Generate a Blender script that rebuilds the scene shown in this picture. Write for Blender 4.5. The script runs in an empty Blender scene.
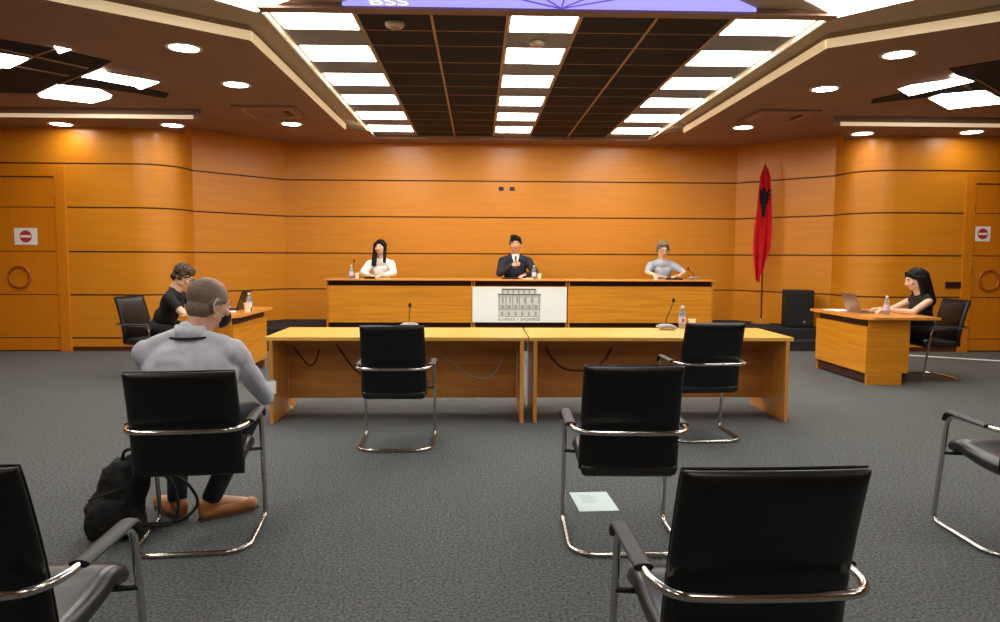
import bpy, bmesh, math, random
from mathutils import Vector, Matrix, noise
from mathutils.geometry import tessellate_polygon
R = math.radians; PI = math.pi
scn = bpy.context.scene
COL = scn.collection
random.seed(7)

# ------------------------------------------------------------------ camera, world, exposure
cam_d = bpy.data.cameras.new('camera'); cam = bpy.data.objects.new('camera', cam_d); COL.objects.link(cam)
cam_d.sensor_width = 36; cam_d.lens = 36 * 0.720; cam_d.clip_start = 0.05
cam.matrix_world = (Matrix.Translation((0, 0, 1.45)) @ Matrix.Rotation(R(-1.75), 4, 'Z')
                    @ Matrix.Rotation(PI/2 - R(4.42), 4, 'X') @ Matrix.Rotation(R(0.27), 4, 'Z'))
scn.camera = cam
w = bpy.data.worlds.new('world'); scn.world = w; w.use_nodes = True
w.node_tree.nodes['Background'].inputs[0].default_value = (1, .93, .85, 1)
w.node_tree.nodes['Background'].inputs[1].default_value = 0.05
vs = scn.view_settings
vs.view_transform = 'Standard'; vs.look = 'None'; vs.gamma = 1; vs.use_curve_mapping = False
vs.exposure = 0.42
PANEL_E, DOWN_E, BLUE_E = 14.0, 26.0, 0.95

# ------------------------------------------------------------------ materials
def s2l(c):
    return tuple(((v/255)/12.92 if v/255 <= .04045 else ((v/255+.055)/1.055)**2.4) for v in c)
def mat(name, col, rough=.5, metal=0, emis=None, es=1, coat=0, trans=0, spec=.5, lin=False):
    m = bpy.data.materials.new(name); m.use_nodes = True
    b = m.node_tree.nodes['Principled BSDF']
    c = col if lin else s2l(col)
    b.inputs['Base Color'].default_value = (*c, 1); b.inputs['Roughness'].default_value = rough
    b.inputs['Metallic'].default_value = metal; b.inputs['Specular IOR Level'].default_value = spec
    if coat: b.inputs['Coat Weight'].default_value = coat; b.inputs['Coat Roughness'].default_value = .15
    if trans: b.inputs['Transmission Weight'].default_value = trans
    if emis is not None:
        b.inputs['Emission Color'].default_value = (*(emis if lin else s2l(emis)), 1); b.inputs['Emission Strength'].default_value = es
    return m
def noisy(m, c1, c2, scale=(1, 1, 1), nscale=5, detail=4, bump=0, bscale=None, coord='Object', dist=.01, lo=.35, hi=.65):
    """colour varies between c1 and c2 along a stretched noise; optional bump"""
    nt = m.node_tree; N = nt.nodes; L = nt.links; b = N['Principled BSDF']
    tc = N.new('ShaderNodeTexCoord'); mp = N.new('ShaderNodeMapping'); mp.inputs['Scale'].default_value = scale
    L.new(tc.outputs[coord], mp.inputs[0])
    n = N.new('ShaderNodeTexNoise'); n.inputs['Scale'].default_value = nscale; n.inputs['Detail'].default_value = detail
    L.new(mp.outputs[0], n.inputs['Vector'])
    r = N.new('ShaderNodeValToRGB'); r.color_ramp.elements[0].position = lo; r.color_ramp.elements[1].position = hi
    r.color_ramp.elements[0].color = (*s2l(c1), 1); r.color_ramp.elements[1].color = (*s2l(c2), 1)
    L.new(n.outputs['Fac'], r.inputs[0]); L.new(r.outputs[0], b.inputs['Base Color'])
    if bump:
        n2 = n
        if bscale:
            n2 = N.new('ShaderNodeTexNoise'); n2.inputs['Scale'].default_value = bscale; n2.inputs['Detail'].default_value = 2
            L.new(tc.outputs[coord], n2.inputs['Vector'])
        bp = N.new('ShaderNodeBump'); bp.inputs['Strength'].default_value = bump; bp.inputs['Distance'].default_value = dist
        L.new(n2.outputs['Fac'], bp.inputs['Height']); L.new(bp.outputs[0], b.inputs['Normal'])
    return m
M = {}
M['wall'] = noisy(mat('orange_veneer', (226, 140, 18), .42, coat=.15), (210, 133, 22), (217, 140, 30), (.9, .9, 16), 1.3, 5)
M['wall_top'] = M['wall']
M['door_wood'] = noisy(mat('door_veneer', (226, 140, 48), .42, coat=.15), (211, 127, 12), (216, 132, 15), (14, 14, 1.0), 1.6, 5)
M['groove'] = mat('groove_dark', (92, 44, 18), .6)
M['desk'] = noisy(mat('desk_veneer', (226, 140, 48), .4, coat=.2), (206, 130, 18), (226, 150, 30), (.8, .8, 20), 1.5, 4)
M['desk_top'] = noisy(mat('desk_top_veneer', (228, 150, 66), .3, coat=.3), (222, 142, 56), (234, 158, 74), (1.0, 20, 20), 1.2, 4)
M['table_top'] = noisy(mat('table_top_veneer_brightened', (238, 184, 88), .34, coat=.3), (232, 176, 78), (242, 192, 96), (1.0, 20, 20), 1.2, 4)  # base colour lightened to carry the ceiling lights' glare on the tops
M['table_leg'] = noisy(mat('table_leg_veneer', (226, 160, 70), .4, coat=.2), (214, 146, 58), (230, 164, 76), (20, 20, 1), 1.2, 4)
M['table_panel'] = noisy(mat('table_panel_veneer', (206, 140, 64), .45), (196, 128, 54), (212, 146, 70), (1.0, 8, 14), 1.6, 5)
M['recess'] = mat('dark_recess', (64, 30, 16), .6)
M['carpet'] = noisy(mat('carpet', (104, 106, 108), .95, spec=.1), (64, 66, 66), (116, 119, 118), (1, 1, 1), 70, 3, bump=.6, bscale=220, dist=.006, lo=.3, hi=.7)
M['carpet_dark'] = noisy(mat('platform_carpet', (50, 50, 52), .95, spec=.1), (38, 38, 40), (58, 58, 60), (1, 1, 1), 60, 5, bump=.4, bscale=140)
M['ceiling'] = noisy(mat('ceiling_paint', (156, 126, 110), .8, spec=.2), (150, 120, 104), (156, 126, 110), (1, 1, 1), 1.2, 2)
M['cream'] = mat('cream_trim_glow', (255, 246, 224), .6, emis=(255, 226, 176), es=.32)  # faint emission added so the trim looks evenly lit
M['coffer'] = mat('coffer_paint', (176, 160, 140), .7)
M['bar'] = mat('grid_bar', (176, 138, 108), .5)
M['tile'] = mat('dark_ceiling_tile', (50, 48, 54), .8, spec=.1)
M['tile_grey'] = mat('grey_ceiling_tile', (150, 152, 160), .8, spec=.1)
M['panel'] = mat('light_panel', (255, 255, 255), .5, emis=(255, 250, 240), es=PANEL_E)
M['down'] = mat('downlight_glass', (255, 255, 255), .5, emis=(255, 242, 222), es=DOWN_E)
M['blue'] = mat('blue_backlit_panel', (20, 20, 60), .5, emis=(160, 154, 250), es=BLUE_E)
M['blueline'] = mat('blue_line', (60, 40, 120), .5, emis=(96, 70, 190), es=.8)
M['bluewhite'] = mat('white_lettering_backlit', (230, 230, 255), .5, emis=(225, 225, 255), es=.9)
M['white'] = mat('white_plastic', (235, 235, 230), .4)
M['offwhite'] = mat('offwhite_plastic', (200, 190, 175), .5)
M['paper'] = mat('paper', (240, 248, 248), .7)
M['floor_paper'] = mat('tinted_paper', (196, 216, 212), .7)
M['banner'] = mat('banner_white', (250, 252, 246), .6)
M['ink'] = mat('grey_ink', (166, 169, 158), .7); M['ink_dark'] = mat('dark_ink', (104, 110, 98), .7); M['ink_light'] = mat('light_ink', (218, 219, 212), .7)
M['leather'] = noisy(mat('black_leather', (8, 9, 10), .36, spec=.45), (6, 7, 8), (10, 11, 12), (1, 1, 1), 8, 2, bump=.12, bscale=90, dist=.004)
M['seat_leather'] = noisy(mat('black_seat_leather', (30, 31, 33), .34, spec=.6), (24, 25, 27), (34, 35, 38), (1, 1, 1), 8, 2, bump=.12, bscale=90, dist=.004)
M['armpad'] = mat('arm_pad_plastic', (30, 34, 34), .5, spec=.5)
M['chrome'] = mat('chrome', (205, 203, 198), .16, metal=1)
M['black'] = mat('black_plastic', (14, 14, 15), .45)
M['blackcloth'] = noisy(mat('black_nylon', (20, 21, 22), .8), (14, 15, 16), (30, 31, 32), (1, 1, 1), 14, 4, bump=.4, bscale=40)
M['speaker'] = mat('speaker_black', (9, 9, 10), .6)
M['grey'] = mat('grey_plastic', (150, 152, 155), .4)
M['bronze'] = mat('laptop_lid', (150, 126, 112), .35, metal=.5)
M['gold'] = mat('brass', (205, 165, 80), .3, metal=.8)
M['pole'] = mat('brown_pole', (110, 50, 22), .4)
M['flag'] = noisy(mat('red_flag_cloth', (236, 30, 40), .7), (226, 24, 36), (242, 38, 46), (1, 1, 1), 6, 2)
M['flagblack'] = mat('black_flag_print', (20, 10, 14), .75)
M['red'] = mat('red_sign', (190, 40, 44), .5)
M['bottle'] = mat('clear_bottle', (225, 232, 238), .12, trans=.75)
M['bottle'].node_tree.nodes['Principled BSDF'].inputs['IOR'].default_value = 1.15
M['label'] = mat('bottle_label', (215, 205, 220), .6)
M['violet'] = mat('violet_label', (150, 100, 150), .6)
M['cup'] = mat('white_cup', (250, 240, 215), .5)
M['skin'] = noisy(mat('skin', (224, 172, 142), .55), (214, 158, 126), (228, 178, 148), (1, 1, 1), 9, 3)
M['skin_pale'] = noisy(mat('pale_skin', (236, 194, 164), .55), (228, 182, 150), (240, 200, 172), (1, 1, 1), 9, 3)
M['lip'] = mat('lips', (176, 96, 84), .5)
M['eye'] = mat('eye_dark', (34, 24, 20), .3)
M['eyew'] = mat('eye_white', (230, 225, 218), .3)
M['shirt_grey'] = noisy(mat('grey_shirt', (206, 210, 222), .85, spec=.2), (196, 200, 212), (214, 218, 230), (1, 1, 1), 5, 5, bump=.6, bscale=7, dist=.04)
M['shirt_blue'] = noisy(mat('pale_blue_shirt', (165, 175, 188), .85), (152, 162, 176), (178, 188, 200), (1, 1, 1), 9, 3)
M['blouse'] = mat('white_blouse', (240, 238, 230), .8)
M['suit'] = mat('navy_suit', (20, 24, 38), .75)
M['tee'] = mat('black_tshirt', (16, 16, 18), .85)
M['jeans'] = noisy(mat('dark_jeans', (16, 20, 32), .85), (12, 15, 25), (24, 30, 44), (1, 1, 1), 12, 4)
M['tan'] = noisy(mat('tan_leather', (184, 118, 66), .45), (158, 96, 50), (202, 138, 84), (1, 1, 1), 8, 3)
M['sole'] = mat('shoe_sole', (92, 66, 48), .7)
M['hair_black'] = noisy(mat('black_hair', (10, 8, 8), .6, spec=.25), (6, 5, 5), (18, 14, 14), (40, 40, 3), 3, 4, bump=.5, dist=.01)
M['hair_brown'] = noisy(mat('brown_hair', (66, 50, 40), .55), (40, 30, 24), (96, 74, 56), (1, 1, 1), 30, 4, bump=.8, dist=.02)
M['hair_grey'] = noisy(mat('grey_hair', (120, 104, 90), .6), (92, 76, 64), (150, 134, 116), (1, 1, 1), 30, 4, bump=.8, dist=.02)
def balding():
    m = mat('short_grey_brown_hair', (128, 110, 94), .7)
    noisy(m, (112, 95, 81), (140, 121, 105), (1, 1, 1), 140, 5, bump=.3, bscale=120, dist=.004)
    return m
M['hair_short'] = balding()
M['crown'] = noisy(mat('thin_hair_on_scalp', (176, 142, 122), .6), (170, 140, 120), (196, 160, 138), (1, 1, 1), 140, 4, bump=.3, bscale=120, dist=.004)
M['tie'] = mat('dark_tie', (40, 40, 55), .6)

# ------------------------------------------------------------------ mesh helpers
def obj(name, bm, m, parent=None, smooth=False, ang=None):
    me = bpy.data.meshes.new(name)
    bmesh.ops.recalc_face_normals(bm, faces=bm.faces[:])
    bm.to_mesh(me); bm.free()
    for x in (m if isinstance(m, (list, tuple)) else [m]):
        me.materials.append(M[x] if isinstance(x, str) else x)
    if smooth:
        me.shade_smooth()
        if ang: me.set_sharp_from_angle(angle=R(ang))
    o = bpy.data.objects.new(name, me); COL.objects.link(o)
    if parent: o.parent = parent
    return o
def tag(o, label=None, cat=None, group=None, kind=None):
    if label: o['label'] = label
    if cat: o['category'] = cat
    if group: o['group'] = group
    if kind: o['kind'] = kind
    return o
def thing(name, label, cat, loc=(0, 0, 0), rz=0, group=None):
    o = bpy.data.objects.new(name, None); COL.objects.link(o)
    o.location = loc; o.rotation_euler = (0, 0, rz); o.empty_display_size = .1
    return tag(o, label, cat, group)
def struct(name, bm, m, label=None, **k):
    o = obj(name, bm, m, None, **k); o['kind'] = 'structure'
    if label: o['label'] = label
    return o
def dup(root, loc, rz, label=None, group=None):
    r = root.copy(); COL.objects.link(r); r.location = loc; r.rotation_euler = (0, 0, rz)
    if label: r['label'] = label
    if group: r['group'] = group
    for ch in list(root.children):
        c = ch.copy(); COL.objects.link(c); c.parent = r
        for g in list(ch.children):
            d = g.copy(); COL.objects.link(d); d.parent = c
    return r
def add_box(bm, x0, x1, y0, y1, z0, z1, bev=0, mi=0, mat4=None):
    vs_ = [bm.verts.new((x, y, z)) for x in (x0, x1) for y in (y0, y1) for z in (z0, z1)]
    fs = [(0, 1, 3, 2), (4, 6, 7, 5), (0, 4, 5, 1), (2, 3, 7, 6), (0, 2, 6, 4), (1, 5, 7, 3)]
    faces = [bm.faces.new([vs_[i] for i in f]) for f in fs]
    for f in faces: f.material_index = mi
    if mat4: bmesh.ops.transform(bm, matrix=mat4, verts=vs_)
    if bev:
        es = list({e for f in faces for e in f.edges})
        bmesh.ops.bevel(bm, geom=es, offset=bev, segments=2, affect='EDGES', profile=.5)
def box(*a, bev=0, mat4=None):
    bm = bmesh.new(); add_box(bm, *a, bev=bev, mat4=mat4); return bm
def add_prism(bm, poly, z0, z1, mi=0):
    """poly: list of (x,y) -> solid between z0 and z1"""
    n = len(poly)
    a = [bm.verts.new((p[0], p[1], z0)) for p in poly]; b = [bm.verts.new((p[0], p[1], z1)) for p in poly]
    fs = [bm.faces.new(a[::-1]), bm.faces.new(b)] + [bm.faces.new((a[i], a[(i+1) % n], b[(i+1) % n], b[i])) for i in range(n)]
    for f in fs: f.material_index = mi
def prism(poly, z0, z1):
    bm = bmesh.new(); add_prism(bm, poly, z0, z1); return bm
def fillet(pts, rad, n=5, closed=False):
    pts = [Vector(p) for p in pts]; out = []
    N = len(pts)
    rs = rad if isinstance(rad, (list, tuple)) else [rad]*N
    for i, p in enumerate(pts):
        if not closed and i in (0, N-1): out.append(p); continue
        a = pts[i-1]-p; b = pts[(i+1) % N]-p
        r = min(rs[i], a.length*.49, b.length*.49)
        if r < 1e-5: out.append(p); continue
        A = p+a.normalized()*r; B = p+b.normalized()*r
        for k in range(n+1):
            t = k/n; out.append(A*(1-t)**2+p*2*t*(1-t)+B*t*t)
    return out
def add_tube(bm, pts, r, seg=8, closed=False, flat=1, mi=0):
    pts = [Vector(p) for p in pts]; n = len(pts)
    rr = r if isinstance(r, (list, tuple)) else [r]*n
    T = []
    for i in range(n):
        if closed: t = pts[(i+1) % n]-pts[i-1]
        else: t = pts[min(i+1, n-1)]-pts[max(i-1, 0)]
        T.append(t.normalized() if t.length > 1e-9 else Vector((0, 0, 1)))
    up = Vector((0, 0, 1)) if abs(T[0].z) < .9 else Vector((1, 0, 0))
    u = T[0].cross(up).normalized(); rings = []
    for i in range(n):
        if i:
            q = T[i-1].rotation_difference(T[i]); u = (q @ u); u = (u-T[i]*u.dot(T[i])).normalized()
        v = T[i].cross(u)
        rings.append([bm.verts.new(pts[i]+(u*math.cos(2*PI*k/seg)+v*math.sin(2*PI*k/seg)*flat)*rr[i]) for k in range(seg)])
    for i in range(n if closed else n-1):
        A, B = rings[i], rings[(i+1) % n]
        for k in range(seg):
            bm.faces.new((A[k], A[(k+1) % seg], B[(k+1) % seg], B[k])).material_index = mi
    if not closed:
        bm.faces.new(rings[0][::-1]).material_index = mi; bm.faces.new(rings[-1]).material_index = mi
def tube(pts, r, seg=8, **k):
    bm = bmesh.new(); add_tube(bm, pts, r, seg, **k); return bm
def add_lathe(bm, prof, c=(0, 0, 0), seg=16, mi=0):
    rings = []
    for r, z in prof:
        rings.append([bm.verts.new((c[0]+r*math.cos(2*PI*k/seg), c[1]+r*math.sin(2*PI*k/seg), c[2]+z)) for k in range(seg)])
    allv = [v for q in rings for v in q]
    for A, B in zip(rings, rings[1:]):
        for k in range(seg): bm.faces.new((A[k], A[(k+1) % seg], B[(k+1) % seg], B[k])).material_index = mi
    bm.faces.new(rings[0][::-1]).material_index = mi; bm.faces.new(rings[-1]).material_index = mi
    return allv
def lathe(prof, c=(0, 0, 0), seg=16):
    bm = bmesh.new(); add_lathe(bm, prof, c, seg); return bm
def add_pillow(bm, w, h, t, fn, nx=14, ny=14, edge=.12, mi=0):
    """closed padded slab; fn(u,v,s)->xyz with u,v in metres, s thickness offset"""
    def th(a): return math.sqrt(max(0, 1-max(0, (abs(a)-(1-edge))/edge)**2))
    F = []; B = []
    us = [math.sin(PI/2*(2*i/nx-1)) for i in range(nx+1)]; vs2 = [math.sin(PI/2*(2*j/ny-1)) for j in range(ny+1)]
    for j in vs2:
        F.append([bm.verts.new(fn(i*w/2, j*h/2, t/2*max(.12, min(th(i), th(j))))) for i in us])
        B.append([bm.verts.new(fn(i*w/2, j*h/2, -t/2*max(.12, min(th(i), th(j))))) for i in us])
    for j in range(ny):
        for i in range(nx):
            bm.faces.new((F[j][i], F[j][i+1], F[j+1][i+1], F[j+1][i])).material_index = mi
            bm.faces.new((B[j][i], B[j+1][i], B[j+1][i+1], B[j][i+1])).material_index = mi
    ring = [(0, i) for i in range(nx)]+[(j, nx) for j in range(ny)]+[(ny, i) for i in range(nx, 0, -1)]+[(j, 0) for j in range(ny, 0, -1)]
    for k in range(len(ring)):
        a = ring[k]; b = ring[(k+1) % len(ring)]
        bm.faces.new((F[a[0]][a[1]], B[a[0]][a[1]], B[b[0]][b[1]], F[b[0]][b[1]])).material_index = mi
def pillow(*a, **k):
    bm = bmesh.new(); add_pillow(bm, *a, **k); return bm

# --- organic bodies: overlapping closed solids fused by a voxel remesh
def add_caps(bm, p0, p1, r0, r1=None, seg=14):
    r1 = r0 if r1 is None else r1
    p0 = Vector(p0); p1 = Vector(p1); d = p1-p0; L = d.length
    if L < 1e-6: d = Vector((0, 0, 1)); L = 1e-6
    q = Vector((0, 0, 1)).rotation_difference(d.normalized()).to_matrix().to_4x4()
    prof = [(max(r0*math.cos(a), 1e-4), r0*math.sin(a)) for a in [-PI/2+.02+i*(PI/2)/5 for i in range(5)]+[0]]
    prof += [(max(r1*math.cos(a), 1e-4), L+r1*math.sin(a)) for a in [0]+[i*(PI/2-.02)/5 for i in range(1, 6)]]
    bmesh.ops.transform(bm, matrix=Matrix.Translation(p0) @ q, verts=add_lathe(bm, prof, seg=seg))
def add_ell(bm, c, rad, rot=None, seg=18):
    m = Matrix.Translation(Vector(c)) @ (rot.to_4x4() if rot else Matrix()) @ Matrix.Diagonal((*rad, 1))
    bmesh.ops.create_uvsphere(bm, u_segments=seg, v_segments=seg//2+2, radius=1, matrix=m)
def fuse(name, bm, m, parent, voxel=.008, smooth=4, disp=0, dscale=20, mats=None):
    if name == 'shirt' and m == 'shirt_grey': disp, dscale = .009, 8
    me = bpy.data.meshes.new(name+'_raw'); bm.to_mesh(me); bm.free()
    o = bpy.data.objects.new(name, me); COL.objects.link(o)
    r = o.modifiers.new('r', 'REMESH'); r.mode = 'VOXEL'; r.voxel_size = voxel; r.use_smooth_shade = True
    s = o.modifiers.new('s', 'SMOOTH'); s.factor = .5; s.iterations = smooth
    dg = bpy.context.evaluated_depsgraph_get(); dg.update()
    ev = o.evaluated_get(dg); me2 = bpy.data.meshes.new_from_object(ev)
    bpy.data.objects.remove(o); bpy.data.meshes.remove(me)
    me2.name = name
    if disp:
        ns = [v.normal.copy() for v in me2.vertices]
        for v, nn in zip(me2.vertices, ns):
            k = noise.noise(v.co*dscale)+.5*noise.noise(v.co*dscale*2.3)
            v.co += nn*disp*k
    me2.materials.clear()
    for x in (mats or [m]): me2.materials.append(M[x])
    me2.shade_smooth()
    o2 = bpy.data.objects.new(name, me2); COL.objects.link(o2); o2.parent = parent
    return o2
def T4(loc, rz=0, rx=0, ry=0):
    return Matrix.Translation(Vector(loc)) @ Matrix.Rotation(rz, 4, 'Z') @ Matrix.Rotation(rx, 4, 'X') @ Matrix.Rotation(ry, 4, 'Y')

# ================================================================== ROOM
CX = .585                       # the room's own axis
ZC, ZS, ZG = 3.40, 3.27, 3.47   # main ceiling, soffits by the doors, coffer
GR = [.20, .84, 1.475, 2.12, 2.755]
XL, XR, YB = -8.2, 9.4, -4.5
bm = bmesh.new(); add_box(bm, XL-.2, XR+.2, YB-.2, 13.1, -.12, 0); struct('floor', bm, 'carpet', 'grey flecked carpet floor')

def wall_path(name, path, zt, grooves=GR, thick=.05, kick=.07, label=None, skip=None):
    """panelled wall: boards with real recessed grooves between them, following a plan polyline (interior on the right)"""
    bm = bmesh.new(); g = .011
    pts = [Vector((p[0], p[1])) for p in path]
    nrm = []
    for i in range(len(pts)):
        a = pts[max(i-1, 0)]; b = pts[min(i+1, len(pts)-1)]
        t = (b-a).normalized(); nrm.append(Vector((t.y, -t.x)))
    def strip(off, z0, z1, mi):
        for i in range(len(pts)-1):
            p, q = pts[i]+nrm[i]*off, pts[i+1]+nrm[i+1]*off
            f = bm.faces.new([bm.verts.new((*p, z0)), bm.verts.new((*q, z0)), bm.verts.new((*q, z1)), bm.verts.new((*p, z1))]); f.material_index = mi
            for zz, dn in ((z0, -1), (z1, 1)):
                if off >= 0:
                    p2, q2 = pts[i]-nrm[i]*.02, pts[i+1]-nrm[i+1]*.02
                    f = bm.faces.new([bm.verts.new((*p, zz)), bm.verts.new((*q, zz)), bm.verts.new((*q2, zz)), bm.verts.new((*p2, zz))]); f.material_index = 1
    zs = [kick]+grooves+[zt]
    for a, b in zip(zs, zs[1:]):
        strip(0, a+(g if a != kick else 0), b-(g if b != zt else 0), 0)
    strip(-.02, 0, zt, 1)
    bmesh.ops.remove_doubles(bm, verts=bm.verts[:], dist=1e-5)
    me = bpy.data.meshes.new(name); bm.to_mesh(me); bm.free()
    me.materials.append(M['wall']); me.materials.append(M['groove'])
    if len(path) > 3: me.shade_smooth(); me.set_sharp_from_angle(angle=R(25))
    o = bpy.data.objects.new(name, me); COL.objects.link(o); o['kind'] = 'structure'
    if label: o['label'] = label
    return o
HB = 4.03; XBL = -3.40
def mx(x): return 2*CX-x if x not in (-4.49,) else 5.755
rj = .55
LX = -4.49
arcL = [(LX-rj+rj*math.sin(a), 10.8+rj-rj*math.cos(a)) for a in [i*PI/2/10 for i in range(11)]]
left_path = arcL+[(LX, 11.58)]
right_path = [(mx(LX)-(x-LX), y) for x, y in left_path][::-1]
wall_path('wall_back', [(XBL, 12.88), (CX+HB, 12.88)], 3.46, label='long orange veneer back wall')
wall_path('wall_left_angled', [(LX, 11.58), (XBL, 12.88)], 3.46, label='angled orange veneer wall left of the head table')
wall_path('wall_right_angled', [(CX+HB, 12.88), (mx(LX), 11.58)], 3.46, label='angled orange veneer wall behind the flag')
wall_path('wall_left_curved', left_path, 3.46, label='rounded orange veneer wall end on the left')
wall_path('wall_right_curved', right_path, 3.46, label='rounded orange veneer wall end on the right')
DLo, DLi = -7.13, -6.17         # left door opening
DRi, DRo = 7.53, 8.5
P = .15                         # door posts
wall_path('wall_left_front', [(DLi+P, 10.8), (LX-rj, 10.8)], 3.46, label='orange veneer wall beside the left door')
wall_path('wall_right_front', [(mx(LX)+rj, 10.8), (DRi-P, 10.8)], 3.46, label='orange veneer wall beside the right door')
wall_path('wall_left_outer', [(XL, 10.8), (DLo-P, 10.8)], 3.46)
wall_path('wall_right_outer', [(DRo+P, 10.8), (XR, 10.8)], 3.46)
wall_path('wall_left', [(XL, YB), (XL, 10.8)], 3.6); wall_path('wall_right', [(XR, 10.8), (XR, YB)], 3.6)
wall_path('wall_rear', [(XR, YB), (XL, YB)], 3.6)
def door(n, x0, x1, flip, ring_x, sign, lab):
    # wall above the leaf and the posts
    for a, b, nm in ((x0-P, x0, 'trim_1'), (x1, x1+P, 'trim_2')):
        struct(nm if n == 1 else ('trim_3' if nm == 'trim_1' else 'trim_4'), box(a, b, 10.775, 10.86, 0, 2.72, bev=.004), 'door_wood', 'flat wooden door post')
    wall_path('wall_above_door' if n == 1 else 'wall_above_right_door', [(x0-P, 10.8), (x1+P, 10.8)], 3.46, grooves=[2.755], kick=2.72)
    struct('trim_5' if n == 1 else 'trim_6', box(x0, x1, 10.78, 10.86, 2.57, 2.72), 'door_wood', 'wooden door head panel')
    d = bpy.data.objects.new('door_%d' % n, None); COL.objects.link(d); d.location = ((x0+x1)/2, 10.80, 0); d['kind'] = 'structure'; d['label'] = lab
    W = (x1-x0)/2-.006
    bm = bmesh.new(); zs = [.012]+GR[:-1]+[2.56]
    for a, b in zip(zs, zs[1:]): add_box(bm, -W, W, 0, .045, a+.006, b-.006, bev=.003)
    add_box(bm, -W+.004, W-.004, .015, .04, .012, 2.555, mi=1)
    obj('leaf', bm, ['door_wood', 'groove'], d)
    bm = bmesh.new(); cx = ring_x-(x0+x1)/2
    add_tube(bm, [(cx+.155*math.cos(t), -.012, 1.10+.155*math.sin(t)) for t in [i*2*PI/28 for i in range(28)]], .019, 8, closed=True)
    obj('ring_handle', bm, 'groove' if 0 else 'door_ring', d, smooth=True)
    s = -1 if flip else 1
    hx = -s*W
    for hz in (.35, 1.25, 2.2):
        obj('hinge', box(s*W-.006, s*W+.010, -.012, .004, hz-.05, hz+.05, bev=.002), 'groove', d)
    obj('lock', lathe([(.018, 0), (.018, .012), (.012, .014)], seg=12), 'groove', d).matrix_local = T4((-s*(W-.07), 0, .93), rx=PI/2)
    return d
M['door_ring'] = mat('ring_wood', (168, 84, 24), .35, coat=.3)
door(1, DLo, DLi, False, -6.73, None, 'orange wooden door with ring handle, left')
door(2, DRi, DRo, True, 7.815, None, 'orange wooden door with ring handle, right')
def no_entry(loc, w, h, label):
    t = thing('no_entry_sign', label, 'sign', loc)
    obj('card', box(-w/2, w/2, -.003, 0, -h/2, h/2), 'paper', t)
    r = h*.36
    bm = lathe([(r, 0), (r, .002)], seg=24); bmesh.ops.transform(bm, matrix=Matrix.Rotation(PI/2, 4, 'X'), verts=bm.verts[:])
    o = obj('red_disc', bm, 'red', t); o.location = (0, -.003, 0)
    o2 = obj('white_bar', box(-r*.85, r*.85, -.0065, -.005, -r*.2, r*.2), 'paper', t)
no_entry((-6.62, 10.798, 1.695), .33, .245, 'white no entry sign with red disc on the left door')
no_entry((7.68, 10.798, 1.81), .235, .225, 'white no entry sign with red disc on the right door')

# platform and its lower step
bm = bmesh.new()
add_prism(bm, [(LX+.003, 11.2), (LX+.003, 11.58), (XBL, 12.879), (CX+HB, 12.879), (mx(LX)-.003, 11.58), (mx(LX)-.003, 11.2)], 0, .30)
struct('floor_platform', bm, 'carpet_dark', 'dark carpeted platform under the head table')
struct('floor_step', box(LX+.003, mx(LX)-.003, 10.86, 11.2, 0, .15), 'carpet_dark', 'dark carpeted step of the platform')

# ---------------- ceiling
outer = [(XL, YB), (XR, YB), (XR, 13.0), (XL, 13.0)]
eL, eR = -2.08, 3.25
hole = [(eL, 6.80), (eL, 11.45), (eL+.36, 11.62), (eL+.36, 12.42), (eR-.36, 12.42), (eR-.36, 11.62), (eR, 11.45), (eR, 6.80),
        (eR+3.6, 3.95), (eR+3.6, -2.5), (eL-3.6, -2.5), (eL-3.6, 3.95)]
bm = bmesh.new()
pls = [[Vector((*p, ZC)) for p in outer], [Vector((*p, ZC)) for p in hole]]
flat = [v for l in pls for v in l]; bvs = [bm.verts.new(v) for v in flat]
for tri in tessellate_polygon(pls): 
    try: bm.faces.new([bvs[i] for i in tri])
    except ValueError: pass
add_box(bm, XL-.1, XR+.1, YB-.1, 13.1, ZG+.16, ZG+.26)
struct('ceiling', bm, 'ceiling', 'brown painted ceiling with a raised centre coffer')
# cream fascia edge of the coffer
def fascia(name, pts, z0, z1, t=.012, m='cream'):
    bm = bmesh.new()
    for a, b in zip(pts, pts[1:]):
        a = Vector(a); b = Vector(b); d = (b-a).normalized(); n = Vector((d.y, -d.x))*t
        vs_ = [bm.verts.new((*(a+o), z)) for z in (z0, z1) for o in (Vector((0, 0)),)]
        add_prism(bm, [a+n*0, b+n*0, b-n, a-n], z0, z1)
    return struct(name, bm, m, 'cream edge of the ceiling coffer, with added glow')
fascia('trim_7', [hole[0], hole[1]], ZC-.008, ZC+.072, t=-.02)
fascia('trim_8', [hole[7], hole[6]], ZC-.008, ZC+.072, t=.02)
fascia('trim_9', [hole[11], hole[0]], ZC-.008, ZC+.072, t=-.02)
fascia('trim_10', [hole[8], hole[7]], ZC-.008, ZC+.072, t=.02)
for i_, (a_, b_) in enumerate(((1, 2), (2, 3), (3, 4), (4, 5), (5, 6))):
    bm = bmesh.new(); A_ = Vector(hole[a_]); B_ = Vector(hole[b_]); n_ = (B_-A_).normalized(); n_ = Vector((n_.y, -n_.x))*-.01
    add_prism(bm, [A_, B_, B_+n_, A_+n_], ZC, ZC+.072); struct('ceiling_edge', bm, 'ceiling')
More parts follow.
